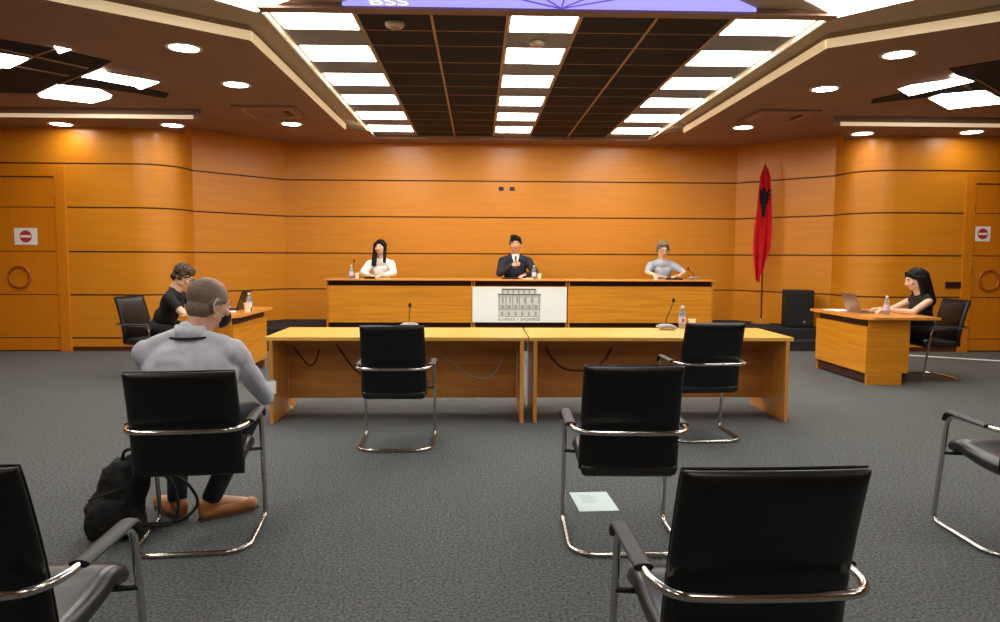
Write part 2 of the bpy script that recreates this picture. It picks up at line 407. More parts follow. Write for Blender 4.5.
# coffer ceiling: ring with a shallow slot behind the fascia, everything inside at ZG
def offs(poly, d):
    n = len(poly); out = []
    for i in range(n):
        p = Vector(poly[i]); a = (p-Vector(poly[i-1])).normalized(); b = (Vector(poly[(i+1) % n])-p).normalized()
        na = Vector((a.y, -a.x)); nb = Vector((b.y, -b.x)); m = (na+nb).normalized(); out.append(p+m*(d/max(.35, m.dot(na))))
    return out
bm = bmesh.new()
rings = [(offs(hole, -.0), ZC+.06), (offs(hole, -.012), ZC+.13), (offs(hole, .05), ZC+.14), (offs(hole, .14), ZG+.045), (offs(hole, .21), ZG+.005), (offs(hole, .24), ZG)]
vr = [[bm.verts.new((*p, z)) for p in ps] for ps, z in rings]
for A, B in zip(vr, vr[1:]):
    for k in range(len(A)): bm.faces.new((A[k], A[(k+1) % len(A)], B[(k+1) % len(A)], B[k]))
inner = [v.co.copy() for v in vr[-1]]
for tri in tessellate_polygon([inner]): 
    try: bm.faces.new([vr[-1][i] for i in tri])
    except ValueError: pass
struct('ceiling_coffer', bm, 'coffer', 'raised taupe ceiling inside the coffer')
# beam between the blue panel and the tile field
struct('ceiling_beam', box(-1.78, 2.95, 5.985, 6.11, ZG-.05, ZG), 'ceiling')
struct('ceiling_end_beam', box(-1.72, 2.89, 12.36, 12.42, ZC, ZG), 'ceiling')
# soffits by the doors
for nm, s in (('ceiling_soffit_left', 1), ('ceiling_soffit_right', -1)):
    f = (lambda x: x) if s == 1 else mx
    pts = [(XL, 10.02), (-3.75, 10.02), (-4.45, 11.0), (LX, 11.35), (XL, 11.35)]
    if s == -1: pts = [(mx(x) if x != XL else XR, y) for x, y in pts]
    struct(nm, prism(pts, ZS, ZC-.0), 'ceiling')
    x0, x1 = (XL, -3.85) if s == 1 else (mx(-3.85), XR)
    struct('trim_11' if s == 1 else 'trim_12', box(x0, x1, 10.0, 10.019, ZS-.004, ZS+.045), 'cream', 'cream strip along the soffit edge, with added glow')

# ---------------- ceiling lights and tiles
cols = [-1.75, -1.03, -.40, .245, .87, 1.51, 2.15, 2.89]
rows = []
y = 6.12; k = 0
while y < 12.3:
    L = (.54 if k == 0 else .60) if k % 2 == 0 else .465
    rows.append((y, min(y+L, 12.36), k % 2 == 0)); y += L; k += 1
zl = ZG-.012
bmD = bmesh.new(); bmG = bmesh.new(); bmB = bmesh.new()
LP = []
ordw = ['nearest to the blue panel', 'second from the blue panel', 'third from the blue panel', 'fourth from the blue panel', 'fifth from the blue panel', 'farthest, near the back wall']
for ci in range(7):
    x0, x1 = cols[ci], cols[ci+1]
    j = 0
    for (a, b, lit) in rows:
        if ci in (0, 3, 6):
            if lit: LP.append((ci, min(j, 5), x0, x1, a, b)); j += 1
            else: add_box(bmG, x0+.008, x1-.008, a+.008, b-.008, zl, ZG)
        else: add_box(bmD, x0+.008, x1-.008, a+.006, b-.006, zl, ZG)
for a, b, lit in rows:
    add_box(bmB, cols[0], cols[-1], b-.006, b+.006, zl-.001, ZG)
for x in cols[1:-1]: add_box(bmB, x-.012, x+.012, 6.12, 12.36, zl-.006, ZG)
for x, s in ((cols[0], -1), (cols[-1], 1)): add_box(bmB, min(x, x+s*.03), max(x, x+s*.03), 6.12, 12.36, zl-.006, ZG)
bmW = bmesh.new()
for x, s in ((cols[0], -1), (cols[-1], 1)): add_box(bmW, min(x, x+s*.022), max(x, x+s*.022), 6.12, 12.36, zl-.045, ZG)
struct('trim_20', bmW, 'cream', 'white lip along the outer ceiling lights, with added glow')
struct('trim_13', bmD, 'tile', 'dark tiles of the ceiling grid'); struct('trim_14', bmG, 'tile_grey', 'grey tiles between the ceiling lights'); struct('trim_15', bmB, 'bar', 'thin bars of the ceiling grid')
def light_panel(x0, x1, y0, y1, label, z=None, rz=0, group='square ceiling lights in the coffer'):
    z = zl if z is None else z
    cx, cy = (x0+x1)/2, (y0+y1)/2; w2, h2 = (x1-x0)/2, (y1-y0)/2
    t = thing('ceiling_light', label, 'ceiling light', (cx, cy, z), rz, group)
    bm = bmesh.new()
    for a in ((-w2, w2, -h2, -h2+.02), (-w2, w2, h2-.02, h2), (-w2, -w2+.02, -h2, h2), (w2-.02, w2, -h2, h2)): add_box(bm, *a, -.006, .012)
    obj('frame', bm, 'white', t)
    obj('diffuser', box(-w2+.015, w2-.015, -h2+.015, h2-.015, -.002, .010), 'panel', t)
    return t
cn = {0: 'left row', 3: 'middle row', 6: 'right row'}
for ci, j, x0, x1, a, b in LP:
    light_panel(x0+.012, x1-.012, a, b, 'bright square ceiling panel in the %s, %s' % (cn[ci], ordw[j]))
# lights above the camera side, two with their corner in view
light_panel(-.45, .45, -.40, .40, 'bright ceiling panel with its corner at the top edge, left of the blue panel', rz=R(0)).matrix_world = T4((-1.83, 5.60, ZG-.02), rz=R(49))
light_panel(-.45, .45, -.40, .40, 'bright ceiling panel with its corner at the top edge, right of the blue panel', rz=R(0)).matrix_world = T4((2.99, 5.52, ZG-.02), rz=R(-49))
for i, (x, yy) in enumerate([(-3.2, 4.2), (4.4, 4.2), (-3.2, 2.0), (.6, 2.6), (4.4, 2.0), (-3.2, -.4), (.6, -.4), (4.4, -.4)]):  # unseen panels, added because the room needs more light
    light_panel(x-.5, x+.5, yy-.3, yy+.3, 'unseen ceiling panel added for light above and behind the viewer', z=ZG-.02, group='added unseen ceiling lights above the viewer')
# blue panel
t = thing('backlit_ceiling_panel', 'blue backlit ceiling panel with thin spoke lines at the top edge', 'ceiling panel', (CX, 5.98, ZG-.03))
obj('panel', prism([(-1.68, 0), (1.68, 0), (.45, -1.05), (-.45, -1.05)], -.0, .03), 'blue', t)
bm = bmesh.new(); c0 = Vector((.08, -.02, -.003))
for a in (-150, -125, -90, -55, -30):
    add_tube(bm, [c0, c0+Vector((math.cos(R(a)), math.sin(R(a)), 0))*.6], .007, 5)
obj('spokes', bm, 'blueline', t)
cu = bpy.data.curves.new('txt', 'FONT'); cu.body = 'BSS'; cu.size = .22; cu.extrude = .002
to = bpy.data.objects.new('lettering', cu); COL.objects.link(to)
dg = bpy.context.evaluated_depsgraph_get(); me = bpy.data.meshes.new_from_object(to.evaluated_get(dg)); bpy.data.objects.remove(to)
me.materials.clear(); me.materials.append(M['bluewhite'])
lo = bpy.data.objects.new('lettering', me); COL.objects.link(lo); lo.parent = t; lo.matrix_local = T4((-1.46, -.045, -.004), rx=PI)

# downlights
def downlight(x, y, z, label, first=[None]):
    if first[0] is None:
        t = thing('downlight', label, 'downlight', (x, y, z), 0, 'round ceiling downlights')
        bm = bmesh.new(); add_lathe(bm, [(.13, -.002), (.135, -.010), (.165, -.010), (.17, -.002), (.17, 0), (.13, 0)], seg=32)
        obj('rim', bm, 'white', t, smooth=True, ang=40)
        obj('diffuser', lathe([(.145, -.008), (.145, -.001)], seg=32), 'down', t)
        first[0] = t; return t
    return dup(first[0], (x, y, z), 0, label)
for x, y, z, l in ((-2.79, 7.08, ZC, 'nearest and largest round downlight on the left side of the ceiling'),
                   (-2.79, 8.55, ZC, 'second round downlight on the left, before the square air vent'),
                   (-2.80, 11.05, ZC, 'round downlight beside the left ceiling vent near the angled wall'),
                   (-4.33, 10.50, ZS, 'round downlight over the rounded left wall end'),
                   (-5.88, 10.5, ZS, 'round downlight over the wall beside the left door'),
                   (4.04, 6.98, ZC, 'nearest and largest round downlight on the right side of the ceiling'),
                   (4.02, 8.42, ZC, 'second round downlight on the right, before the square air vent'),
                   (4.00, 10.95, ZC, 'round downlight beside the right ceiling vent near the angled wall'),
                   (5.66, 10.62, ZS, 'round downlight over the rounded right wall end'),
                   (7.15, 10.4, ZS, 'round downlight over the wall beside the right door')):
    downlight(x, y, z, l)
# square cassette air vents
def cassette(x, y, label):
    t = thing('air_vent', label, 'air vent', (x, y, ZC), 0, 'square air vents in the ceiling')
    bm = bmesh.new(); add_box(bm, -.42, .42, -.42, .42, -.022, 0, bev=.008); obj('cover', bm, 'ceiling', t)
    bm = bmesh.new()
    for a in ((-.34, .34, -.34, -.30), (-.34, .34, .30, .34), (-.34, -.30, -.28, .28), (.30, .34, -.28, .28)): add_box(bm, *a, -.027, -.015, bev=.003)
    obj('slot', bm, 'bar', t)
    obj('louvre', box(.20, .27, -.16, .12, -.030, -.02), 'recess', t)
cassette(-2.84, 10.15, 'square air vent in the left part of the ceiling'); cassette(4.16, 10.05, 'square air vent in the right part of the ceiling')
# smoke detectors
for x, y, l, r in ((-.73, 6.46, 'round smoke detector on the dark tiles left of the middle lights', .085), (.55, 6.93, 'round smoke detector between the first two middle lights', .075), (.56, 8.55, 'small sprinkler head on the third middle light', .03)):
    t = thing('smoke_detector' if r > .05 else 'sprinkler_head', l, 'smoke detector' if r > .05 else 'sprinkler', (x, y, zl), 0)
    obj('base', lathe([(r*.6, -.04), (r*.85, -.034), (r, -.014), (r, 0)], seg=24), 'offwhite', t, smooth=True, ang=50)
    obj('cap', lathe([(r*.3, -.052), (r*.45, -.048), (r*.5, -.038)], seg=16), 'bar', t, smooth=True, ang=50)
# star shaped tile fields at both sides with light panels cut on the diagonal
def field(side, dark, lights, bars, name):
    f = (lambda p: p)
    bmx = bmesh.new()
    for d in dark: add_prism(bmx, d, ZC-.010, ZC+.0)
    struct(name, bmx, 'tile', 'dark diagonal ceiling tiles on the %s' % side)
    bmx = bmesh.new()
    for a, b in bars: add_tube(bmx, [(*a, ZC-.013), (*b, ZC-.013)], .012, 4)
    if bars: struct(name.replace('16', '18').replace('17', '19'), bmx, 'bar', 'thin diagonal bars on the %s' % side)
    for poly, lab in lights:
        c = Vector((sum(p[0] for p in poly)/len(poly), sum(p[1] for p in poly)/len(poly)))
        t = thing('ceiling_light', lab, 'ceiling light', (c.x, c.y, ZC), 0, 'light panels in the diagonal ceiling fields')
        pts = [Vector(p)-c for p in poly]
        obj('frame', prism([p*1.03 for p in pts], -.014, -.0), 'white', t)
        obj('diffuser', prism([p*.97 for p in pts], -.018, -.012), 'panel', t)
k = (ZC-1.45)/(3.45-1.45)
def sc(ps): return [(x*k, y*k) for x, y in ps]
field('left', [sc([(-6.2, 6.6), (-4.95, 6.7), (-4.139, 7.342), (-3.829, 7.8), (-4.30, 8.25), (-4.9, 8.9), (-5.55, 9.36), (-6.6, 9.3)]),
               sc([(-4.50, 8.44), (-4.40, 8.35), (-4.09, 8.95), (-3.87, 9.30), (-4.02, 9.56), (-4.25, 9.30), (-4.60, 9.02), (-4.95, 8.80)])],
      [(sc([(-5.15, 7.3), (-4.82, 7.45), (-4.576, 7.684), (-5.06, 8.10), (-5.5, 7.9)]), 'light panel cut by the left picture edge in the left diagonal field'),
       (sc([(-4.481, 8.417), (-4.072, 8.052), (-4.10, 8.24), (-3.83, 8.50), (-3.70, 8.659), (-4.10, 9.05), (-4.086, 8.874)]), 'arrow shaped light panel in the left diagonal field'),
       (sc([(-5.528, 9.372), (-4.965, 8.819), (-4.588, 9.054), (-4.608, 9.381), (-4.709, 9.558), (-5.119, 9.882), (-5.595, 9.546)]), 'large cut corner light panel at the back of the left diagonal field'),
       (sc([(-4.08, 7.22), (-3.98, 7.336), (-4.181, 7.483)]), 'small triangular light at the corner of the left diagonal field')],
      [(sc([(-5.35, 8.25), (-4.15, 7.34)])), (sc([(-5.0, 8.88), (-4.05, 8.03)])), (sc([(-4.9, 7.0), (-4.2, 8.05)])), (sc([(-5.3, 7.5), (-4.6, 8.4)]))], 'trim_16')
field('right', [sc([(7.6, 6.9), (6.2, 6.7), (5.287, 7.30), (4.985, 7.66), (5.45, 8.12), (5.9, 8.6), (6.5, 8.97), (7.6, 9.2)]),
                sc([(5.55, 8.35), (5.46, 8.25), (5.15, 8.85), (5.0, 9.16), (5.10, 9.40), (5.35, 9.2), (5.65, 8.98), (6.0, 8.75)])],
      [(sc([(4.969, 8.567), (5.0, 8.366), (5.289, 8.068), (5.17, 7.852), (5.60, 8.147), (5.30, 8.90)]), 'arrow shaped light panel in the right diagonal field'),
       (sc([(5.62, 9.02), (5.627, 8.797), (6.021, 8.565), (6.506, 8.974), (6.75, 9.28), (6.298, 9.659)]), 'large cut corner light panel at the back of the right diagonal field')],
      [(sc([(6.6, 8.95), (5.55, 8.05)])), (sc([(6.5, 8.2), (5.6, 7.2)])), (sc([(6.9, 7.9), (6.1, 8.4)]))], 'trim_17')

# small plates on walls
t = tag(obj('wall_socket', box(-.045, .045, -.012, 0, -.035, .035, bev=.003), 'black'), 'small black socket plate high on back wall, left of the pair', 'socket', 'small black plates high on the back wall'); t.location = (.405, 12.88, 2.625)
t2 = t.copy(); COL.objects.link(t2); t2.location = (.60, 12.88, 2.625); t2['label'] = 'small black socket plate high on back wall, right of the pair'
t = thing('socket_plate', 'long black socket plate on the wall behind the right desk chair', 'socket', (7.26, 10.799, 1.03))
obj('plate', box(-.125, .125, -.014, 0, -.05, .05, bev=.004), 'recess', t)
for x in (-.07, 0, .07): obj('outlet', box(x-.026, x+.026, -.018, -.013, -.026, .026, bev=.002), 'black', t)

# ================================================================== FURNITURE
# head table
HX0, HX1, HY, HZ = -2.38, 3.74, 11.35, 1.07
t = thing('head_table', 'long orange wooden head table on the platform in front of the back wall', 'table', (0, 0, 0))
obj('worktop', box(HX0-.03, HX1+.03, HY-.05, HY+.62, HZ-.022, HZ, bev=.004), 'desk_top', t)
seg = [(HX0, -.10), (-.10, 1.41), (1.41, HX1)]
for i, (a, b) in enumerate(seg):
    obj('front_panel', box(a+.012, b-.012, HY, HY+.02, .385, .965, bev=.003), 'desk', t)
obj('recess_rail', box(HX0+.02, HX1-.02, HY+.10, HY+.13, .95, HZ-.022), 'recess', t)
for x in (HX0, -.11, -.07, 1.39, 1.43, HX1-.02): obj('support_panel', box(x, x+.022, HY+.005 if x not in (HX0, HX1-.02) else HY-.0, HY+.56, .30, HZ-.022), 'desk', t)
obj('plinth', box(HX0+.03, HX1-.03, HY+.08, HY+.1, .30, .385), 'recess', t)
# banner on the middle section
t = thing('banner', 'white banner with a grey drawing of a palace on the head table front', 'banner', (.655, HY-.004, .665))
obj('sheet', box(-.745, .745, -.004, 0, -.272, .290), 'banner', t)
bmL = bmesh.new(); bmM = bmesh.new(); bmK = bmesh.new()
def B(bm, x0, x1, z0, z1, y=-.0055): add_box(bm, x0, x1, y, -.003, z0, z1)
# facade in banner metres (x centre -0.02)
X0, X1 = -.34, .33
B(bmL, X0, X1, -.18, .165)
B(bmL, -.29, .27, .165, .26)
B(bmK, -.28, .26, .238, .262, -.008); B(bmK, X0-.005, X1+.005, .155, .178, -.008)
for i in range(7): B(bmM, -.28+i*.0845, -.255+i*.0845, .18, .238, -.007)
for i in range(6): B(bmM, X0+.06+i*.115, X0+.06+i*.115+.03, .03, .125, -.007)
for i in range(7):
    x = X0+.01+i*.106; B(bmM, x, x+.018, -.06, .155, -.0065)
for i in range(6):
    x = X0+.04+i*.106; B(bmM, x, x+.06, -.055, .005, -.0068)
B(bmM, X0, X1, -.075, -.058, -.008); B(bmM, X0, X1, .128, .14, -.007)
for i in range(6):
    x = X0+.05+i*.106; B(bmM, x, x+.03, -.165, -.10, -.0068)
B(bmM, X0, X1, -.185, -.175, -.008)
obj('facade_tint', bmL, 'ink_light', t); obj('facade_lines', bmM, 'ink', t); obj('facade_cornice', bmK, 'ink_dark', t)
def text_obj(body, size, m, parent, mtx, width=None):
    cu = bpy.data.curves.new('txt', 'FONT'); cu.body = body; cu.size = size; cu.extrude = .0008; cu.align_x = 'CENTER'
    to = bpy.data.objects.new('t', cu); COL.objects.link(to)
    dg = bpy.context.evaluated_depsgraph_get(); me = bpy.data.meshes.new_from_object(to.evaluated_get(dg)); bpy.data.objects.remove(to)
    me.materials.clear(); me.materials.append(M[m])
    o = bpy.data.objects.new('lettering', me); COL.objects.link(o); o.parent = parent
    if width:
        xs = [v.co.x for v in me.vertices]; k = width/(max(xs)-min(xs))
        for v in me.vertices: v.co.x *= k
    o.matrix_local = mtx; return o
text_obj('KUVENDI  I  SHQIPERISE', .062, 'ink_dark', t, T4((-.005, -.006, -.245), rx=PI/2), .66)

# the two front tables
def front_table(x0, x1, label):
    cx = (x0+x1)/2; W = (x1-x0)/2
    t = thing('conference_table', label, 'table', (cx, 6.54, 0), 0, 'two long tables facing the head table')
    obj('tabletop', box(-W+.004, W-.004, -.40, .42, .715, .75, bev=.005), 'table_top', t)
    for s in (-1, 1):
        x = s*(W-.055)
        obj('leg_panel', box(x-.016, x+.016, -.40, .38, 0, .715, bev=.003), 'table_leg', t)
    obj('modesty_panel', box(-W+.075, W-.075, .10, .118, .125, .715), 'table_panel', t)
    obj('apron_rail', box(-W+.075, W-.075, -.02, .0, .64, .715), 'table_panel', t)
    return t
front_table(-1.82, .435, 'left long wooden table with two panel legs, behind the chair with the centred back')
front_table(.440, 2.75, 'right long wooden table with two panel legs, its right end free')
def hang_cable(pts, r, m, label, name='cable'):
    return tag(obj(name, tube(fillet(pts, .12, 6), r, 6), m, smooth=True), label, 'cable')
yc = 6.63
hang_cable([(-.40, yc, .62), (-.30, yc, .50), (-.07, yc, .33), (.09, yc, .29), (.19, yc, .40), (.22, yc, .5)], .006, 'offwhite', 'pale cable sagging under the left table near its right end')
hang_cable([(-1.30, yc, .62), (-1.22, yc, .50), (-1.12, yc, .36), (-.95, yc, .30), (-.9, yc, .34)], .007, 'recess', 'dark cable sagging under the left table beside the chair back')
hang_cable([(-1.70, yc, .60), (-1.62, yc, .50), (-1.56, yc, .42), (-1.50, yc, .45), (-1.46, yc, .58)], .006, 'recess', 'short dark cable loop under the left end of the left table')
hang_cable([(.63, yc, .60), (.68, yc, .50), (.78, yc, .40), (.95, yc, .37), (1.15, yc, .43), (1.25, yc, .6)], .007, 'recess', 'dark cable sagging under the right table')
tag(obj('power_plug', tube([(-1.88, 6.93, .022), (-1.80, 6.78, .022), (-1.73, 6.66, .022)], [.012, .022, .016], 8), 'white', smooth=True), 'white plug lying on the carpet under the left table end', 'plug')

# side desks
def side_desk(x_face, out, y0, y1, label, dn, dw=.80):
    """x_face: plane of the modesty face towards the room's middle; out: +1 body extends to +x"""
    t = thing('side_desk', label, 'desk', (x_face, (y0+y1)/2, 0), 0)
    H = (y1-y0)/2; w = .62
    def bx(nm, a, b, c, d, e, f, m, bev=.003):
        xs = sorted((a*out, b*out)); return obj(nm, box(xs[0], xs[1], c, d, e, f, bev=bev), m, t)
    pts = [(-.06*out, -H+.05), (.04*out, -H-.08), (dw*out, -H-.08), (dw*out, H+.06), (-.06*out, H+.06)]
    if out < 0: pts = pts[::-1]
    obj('worktop', prism(pts, .745, .775), 'desk_top', t)
    bx('front_panel', 0, .022, -H, H, .13, .665, 'desk')
    bx('end_panel', 0.022, .50, -H, -H+.022, .13, .744, 'desk')
    bx('end_panel', 0.022, .50, H-.022, H, .0, .744, 'desk')
    bx('recess_rail', .03, .05, -H+.03, H-.03, .65, .744, 'recess', 0)
    bx('plinth', .015, .42, -H-.01, -H+.03, 0, .13, 'desk')
    bx('side_return', .04, .06, -H+.03, H-.03, .02, .13, 'recess', 0)
    return t
side_desk(4.40, 1, 7.98, 9.2, 'wooden side desk at the right with a silver laptop on it', 0)
side_desk(-2.70, -1, 8.0, 9.25, 'wooden side desk at the left with a black laptop on it', 0, .56)

# ---------------- chairs
def make_chair(label):
    t = thing('visitor_chair', label, 'chair', (0, 0, 0), 0, 'black leather cantilever chairs with chrome frames')
    w = .275; r = .0125
    side = lambda s: [(s*.20, 0, r), (s*w, .075, r), (s*w, .495, r), (s*w, .410, .618), (s*w, .02, .628), (s*.235, -.075, .630), (s*.1, -.088, .630)]
    L = side(-1); Rr = side(1)
    path = [(0, 0, r)]+Rr+[(0, -.089, .630)]+L[::-1]
    rad = [0, .05, .06, .06, .07, .10, .05, .02, 0]+[.02, .05, .10, .07, .06, .06, .05]
    pts = fillet(path, rad, 6, closed=True)
    obj('frame', tube(pts, r, 10, closed=True), 'chrome', t, smooth=True)
    def bf(u, v, s):
        z = .682+v; k = max(0, (z-.398)/.55)
        return (u*(1-.04*k), .035-.128*k**1.5-s*1.0+.010*(1-(u/.23)**2)*-1 + .012, z)
    b = obj('backrest', pillow(.48, .522, .065, bf, 18, 22, .26), 'leather', t, smooth=True)
    # piping around the back panel
    ring = []
    for q in range(48):
        a = q/48*4; sgm = int(a); f = a-sgm; u, v = [(-1+2*f, 1), (1, 1-2*f), (1-2*f, -1), (-1, -1+2*f)][sgm]
        ring.append(bf(u*.236, v*.262, -.014))
    obj('piping', tube(ring, .005, 6, closed=True), 'leather', b, smooth=True)
    def sf(u, v, s):
        yy = .245+v; k = (yy-.02)/.45
        return (u, yy, .425+.045*k-.02*math.sin(PI*k)+s-.035*max(0, k-.85)/.15)
    obj('seat', pillow(.46, .46, .075, sf, 14, 14, .12), 'seat_leather', t, smooth=True)
    bm = bmesh.new(); add_tube(bm, [(-w, .435, .405), (-.2, .435, .40), (.2, .435, .40), (w, .435, .405)], .010, 8)
    add_tube(bm, [(-.17, .435, .40), (-.17, .10, .392)], .009, 6); add_tube(bm, [(.17, .435, .40), (.17, .10, .392)], .009, 6)
    obj('seat_rail', bm, 'black', t, smooth=True)
    for s in (-1, 1):
        bm = bmesh.new()
        path2 = fillet([(s*w, .09, .630), (s*w, .25, .632), (s*w, .400, .636), (s*w, .432, .585)], .05, 5)
        add_tube(bm, path2, [.027]*(len(path2)-1)+[.022], 14, flat=.45)
        obj('armrest', bm, 'armpad', t, smooth=True, ang=50)
    return t
ch = make_chair('black leather chair nearest the viewer at the lower right, cropped by the bottom edge')
ch.location = (.715, 1.745, 0); ch.rotation_euler = (0, 0, R(1))
dup(ch, (.725, 3.35, 0), R(-2), 'black leather chair with a white paper lying on the carpet under it')
dup(ch, (-.618, 5.23, 0), R(0), 'black leather chair pushed up to the middle of the left table')
dup(ch, (1.80, 5.46, 0), R(3), 'black leather chair pushed up to the right table, partly hidden')
manchair = dup(ch, (-1.385, 3.40, 0), R(7), 'black leather chair under the man in the grey shirt')
dup(ch, (-1.325, 1.78, 0), R(2), 'black leather chair cropped by the lower left corner')
dup(ch, (2.76, 3.28, 0), R(-2), 'black leather chair cropped by the right edge')
dup(ch, (-4.10, 8.70, 0), R(-105), 'black leather chair behind the man in black at the left desk')
dup(ch, (5.70, 8.50, 0), R(92), 'black leather chair behind the woman in black at the right desk')
for c in manchair.children:
    if c.name.startswith('backrest'): c.matrix_local = Matrix.Translation((0, .0, -.035)) @ Matrix.Diagonal((1.07, 1, 1, 1))
# chairs at the head table
for x, l in ((-1.62, 'black chair hidden behind the head table under the woman in white'), (.62, 'black chair hidden behind the head table under the man in the suit'), (3.12, 'black chair hidden behind the head table under the person in pale blue')):
    hc_ = dup(ch, (x, 12.62, .30), PI, l)
    for c in hc_.children:
        if c.name.startswith('backrest'): c.matrix_local = T4((0, 0, .10)) @ Matrix.Diagonal((.9, 1, .68, 1))

# ---------------- table items
def bottle(loc, label, violet=False):
    t = thing('water_bottle', label, 'bottle', loc)
    obj('body', lathe([(.030, 0), (.034, .01), (.034, .13), (.026, .16), (.013, .19), (.013, .20)], seg=16), 'bottle', t, smooth=True, ang=50)
    obj('cap', lathe([(.015, .198), (.015, .218), (.012, .22)], seg=12), 'white', t)
    obj('wrapper', lathe([(.0348, .05), (.0348, .11)], seg=16), 'label', t, smooth=True, ang=50)
    if violet: obj('print', box(-.014, .014, -.037, -.034, .065, .095), 'violet', t)
def cup(loc, label, s=1):
    t = thing('paper_cup', label, 'cup', loc)
    obj('wall', lathe([(.026*s, 0), (.036*s, .085*s), (.0385*s, .087*s), (.0385*s, .092*s), (.034*s, .092*s), (.024*s, .006)], seg=16), 'cup', t, smooth=True, ang=40)
def desk_mic(loc, hx, hz, label, rz=0, small=False):
    t = thing('desk_microphone', label, 'microphone', loc, rz)
    def f(u, v, s): return (u, v, .022+s+.012*(1-(u/.09)**2))
    obj('base', pillow(.17, .13, .04, f, 10, 10, .4), 'grey', t, smooth=True)
    obj('gooseneck', tube(fillet([(0, .02, .03), (0, .02, .10), (hx*.6, .0, hz*.7), (hx, -.01, hz)], .05, 5), .0045, 6), 'black', t, smooth=True)
    bm = bmesh.new(); add_ell(bm, (hx, -.012, hz+.012), (.016, .016, .024)); obj('microphone_head', bm, 'black', t, smooth=True)
    obj('button', box(-.03, .03, -.045, -.02, .045, .052, bev=.002), 'white', t)
desk_mic((-.66, 6.89, .75), .01, .21, 'grey desk microphone on the left table behind the chair back')
desk_mic((1.80, 6.80, .75), .06, .27, 'grey desk microphone with tall gooseneck on the right table')
bottle((1.985, 6.92, .75), 'clear water bottle with violet mark on the right table', True)
cup((2.075, 6.9, .75), 'white paper cup on the right table beside the bottle')
bottle((-2.03, 11.60, HZ), 'clear water bottle on the head table, left of the woman in white')
cup((-1.935, 11.58, HZ), 'cream paper cup on the head table beside the woman in white')
bottle((.90, 11.58, HZ), 'clear water bottle on the head table beside the man in the suit')
cup((.985, 11.57, HZ), 'cream paper cup on the head table beside the suited man')
cup((2.87, 11.58, HZ), 'cream paper cup on the head table before the person in pale blue', 1.1)
desk_mic((-2.02, 11.72, HZ), .02, .27, 'grey desk microphone at the left end of the head table')
desk_mic((3.52, 11.66, HZ), -.10, .17, 'grey desk microphone at the right end of the head table')
def slab(name, loc, w, d, h, m, label, cat, rz=0):
    t = obj(name, box(-w/2, w/2, -d/2, d/2, 0, h, bev=min(h*.3, .004)), m); t.location = loc; t.rotation_euler = (0, 0, rz); return tag(t, label, cat)
slab('notebook', (-1.72, 11.50, HZ), .17, .13, .035, 'black', 'black notebook before the woman in white', 'notebook', .1)
slab('folder', (.52, 11.60, HZ), .28, .14, .025, 'black', 'black folder before the man in the suit', 'folder')
slab('folder', (3.17, 11.58, HZ), .26, .14, .028, 'black', 'black folder before the person in pale blue', 'folder', -.05)
slab('document', (.80, 11.56, HZ), .16, .12, .012, 'paper', 'white papers beside the man in the suit', 'papers')

def laptop(loc, rz, m, label, ang=110):
    t = thing('laptop', label, 'laptop', loc, rz)
    obj('base', box(-.17, .17, -.23, 0, .0, .018, bev=.004), m, t)
    kb = obj('keyboard', box(-.15, .15, -.13, -.03, .0175, .0195), 'black', t)
    s = obj('screen', box(-.17, .17, -.004, .004, 0, .235, bev=.003), m, t)
    s.matrix_local = T4((0, .0, .016), rx=-R(ang-90))
    d = obj('display', box(-.155, .155, -.0055, -.004, .015, .225), 'black', s)
    return t
laptop((4.60, 8.66, .775), R(90), 'bronze', 'open silver laptop on the right desk')
laptop((-2.88, 8.80, .775), R(-90), 'black', 'open black laptop on the left desk')
bottle((4.83, 8.35, .775), 'clear water bottle on the right desk beside the laptop')
bottle((-2.72, 8.62, .775), 'clear water bottle near the corner of the left desk')
cup((-2.70, 8.50, .775), 'white paper cup in front of the bottle on the left desk', 1.15)
slab('document', (4.56, 8.95, .775), .22, .30, .006, 'paper', 'white papers at the far end of the right desk', 'papers', .2)
slab('document', (-2.95, 8.50, .775), .22, .18, .008, 'paper', 'white papers on the left desk before the laptop', 'papers', .3)

# flag
t = thing('flag', 'red flag with black double headed eagle on a brown pole, beside the speaker', 'flag', (4.87, 12.2, .30))
obj('base', lathe([(.16, 0), (.16, .012), (.12, .03), (.03, .05), (.02, .09)], seg=24), 'gold', t, smooth=True, ang=40)
obj('pole', tube([(0, 0, .04), (-.02, 0, 2.72)], .014, 8), 'pole', t, smooth=True)
obj('finial', lathe([(.01, 0), (.022, .02), (.012, .05), (.002, .10)], c=(-.02, 0, 2.70), seg=10), 'gold', t, smooth=True)
def flagpt(a, v):
    """a in -1..1 across, v 0 top..1 bottom"""
    wdt = .015+.115*min(1, v/.10)**.6*1.0 if v < .1 else .13+.09*((v-.1)/.5 if v < .6 else 1)
    end = 1.88
    if v > .72: wdt *= 1-.55*((v-.72)/.28)**1.3
    cx = -.03+.02*math.sin(v*3)-.05*v*(1 if v < .7 else 1)+.0
    x = cx+a*wdt*.68
    yy = -.03-.035*math.sin(a*7+v*2)*min(1, .3+v)-.02*math.cos(a*13-v*3)
    z = 2.67-v*end-(.16*max(0, a)*-1 if v > .7 else 0)*(v-.7)/.3*-1*-1 - .10*(1-abs(a))*v
    return Vector((x, yy, z))
bm = bmesh.new(); NA, NV = 28, 40
G = [[bm.verts.new(flagpt(-1+2*i/NA, j/NV)) for i in range(NA+1)] for j in range(NV+1)]
for j in range(NV):
    for i in range(NA): bm.faces.new((G[j][i], G[j][i+1], G[j+1][i+1], G[j+1][i]))
bmesh.ops.solidify(bm, geom=bm.faces[:], thickness=.004)
cl = obj('cloth', bm, 'flag', t, smooth=True)
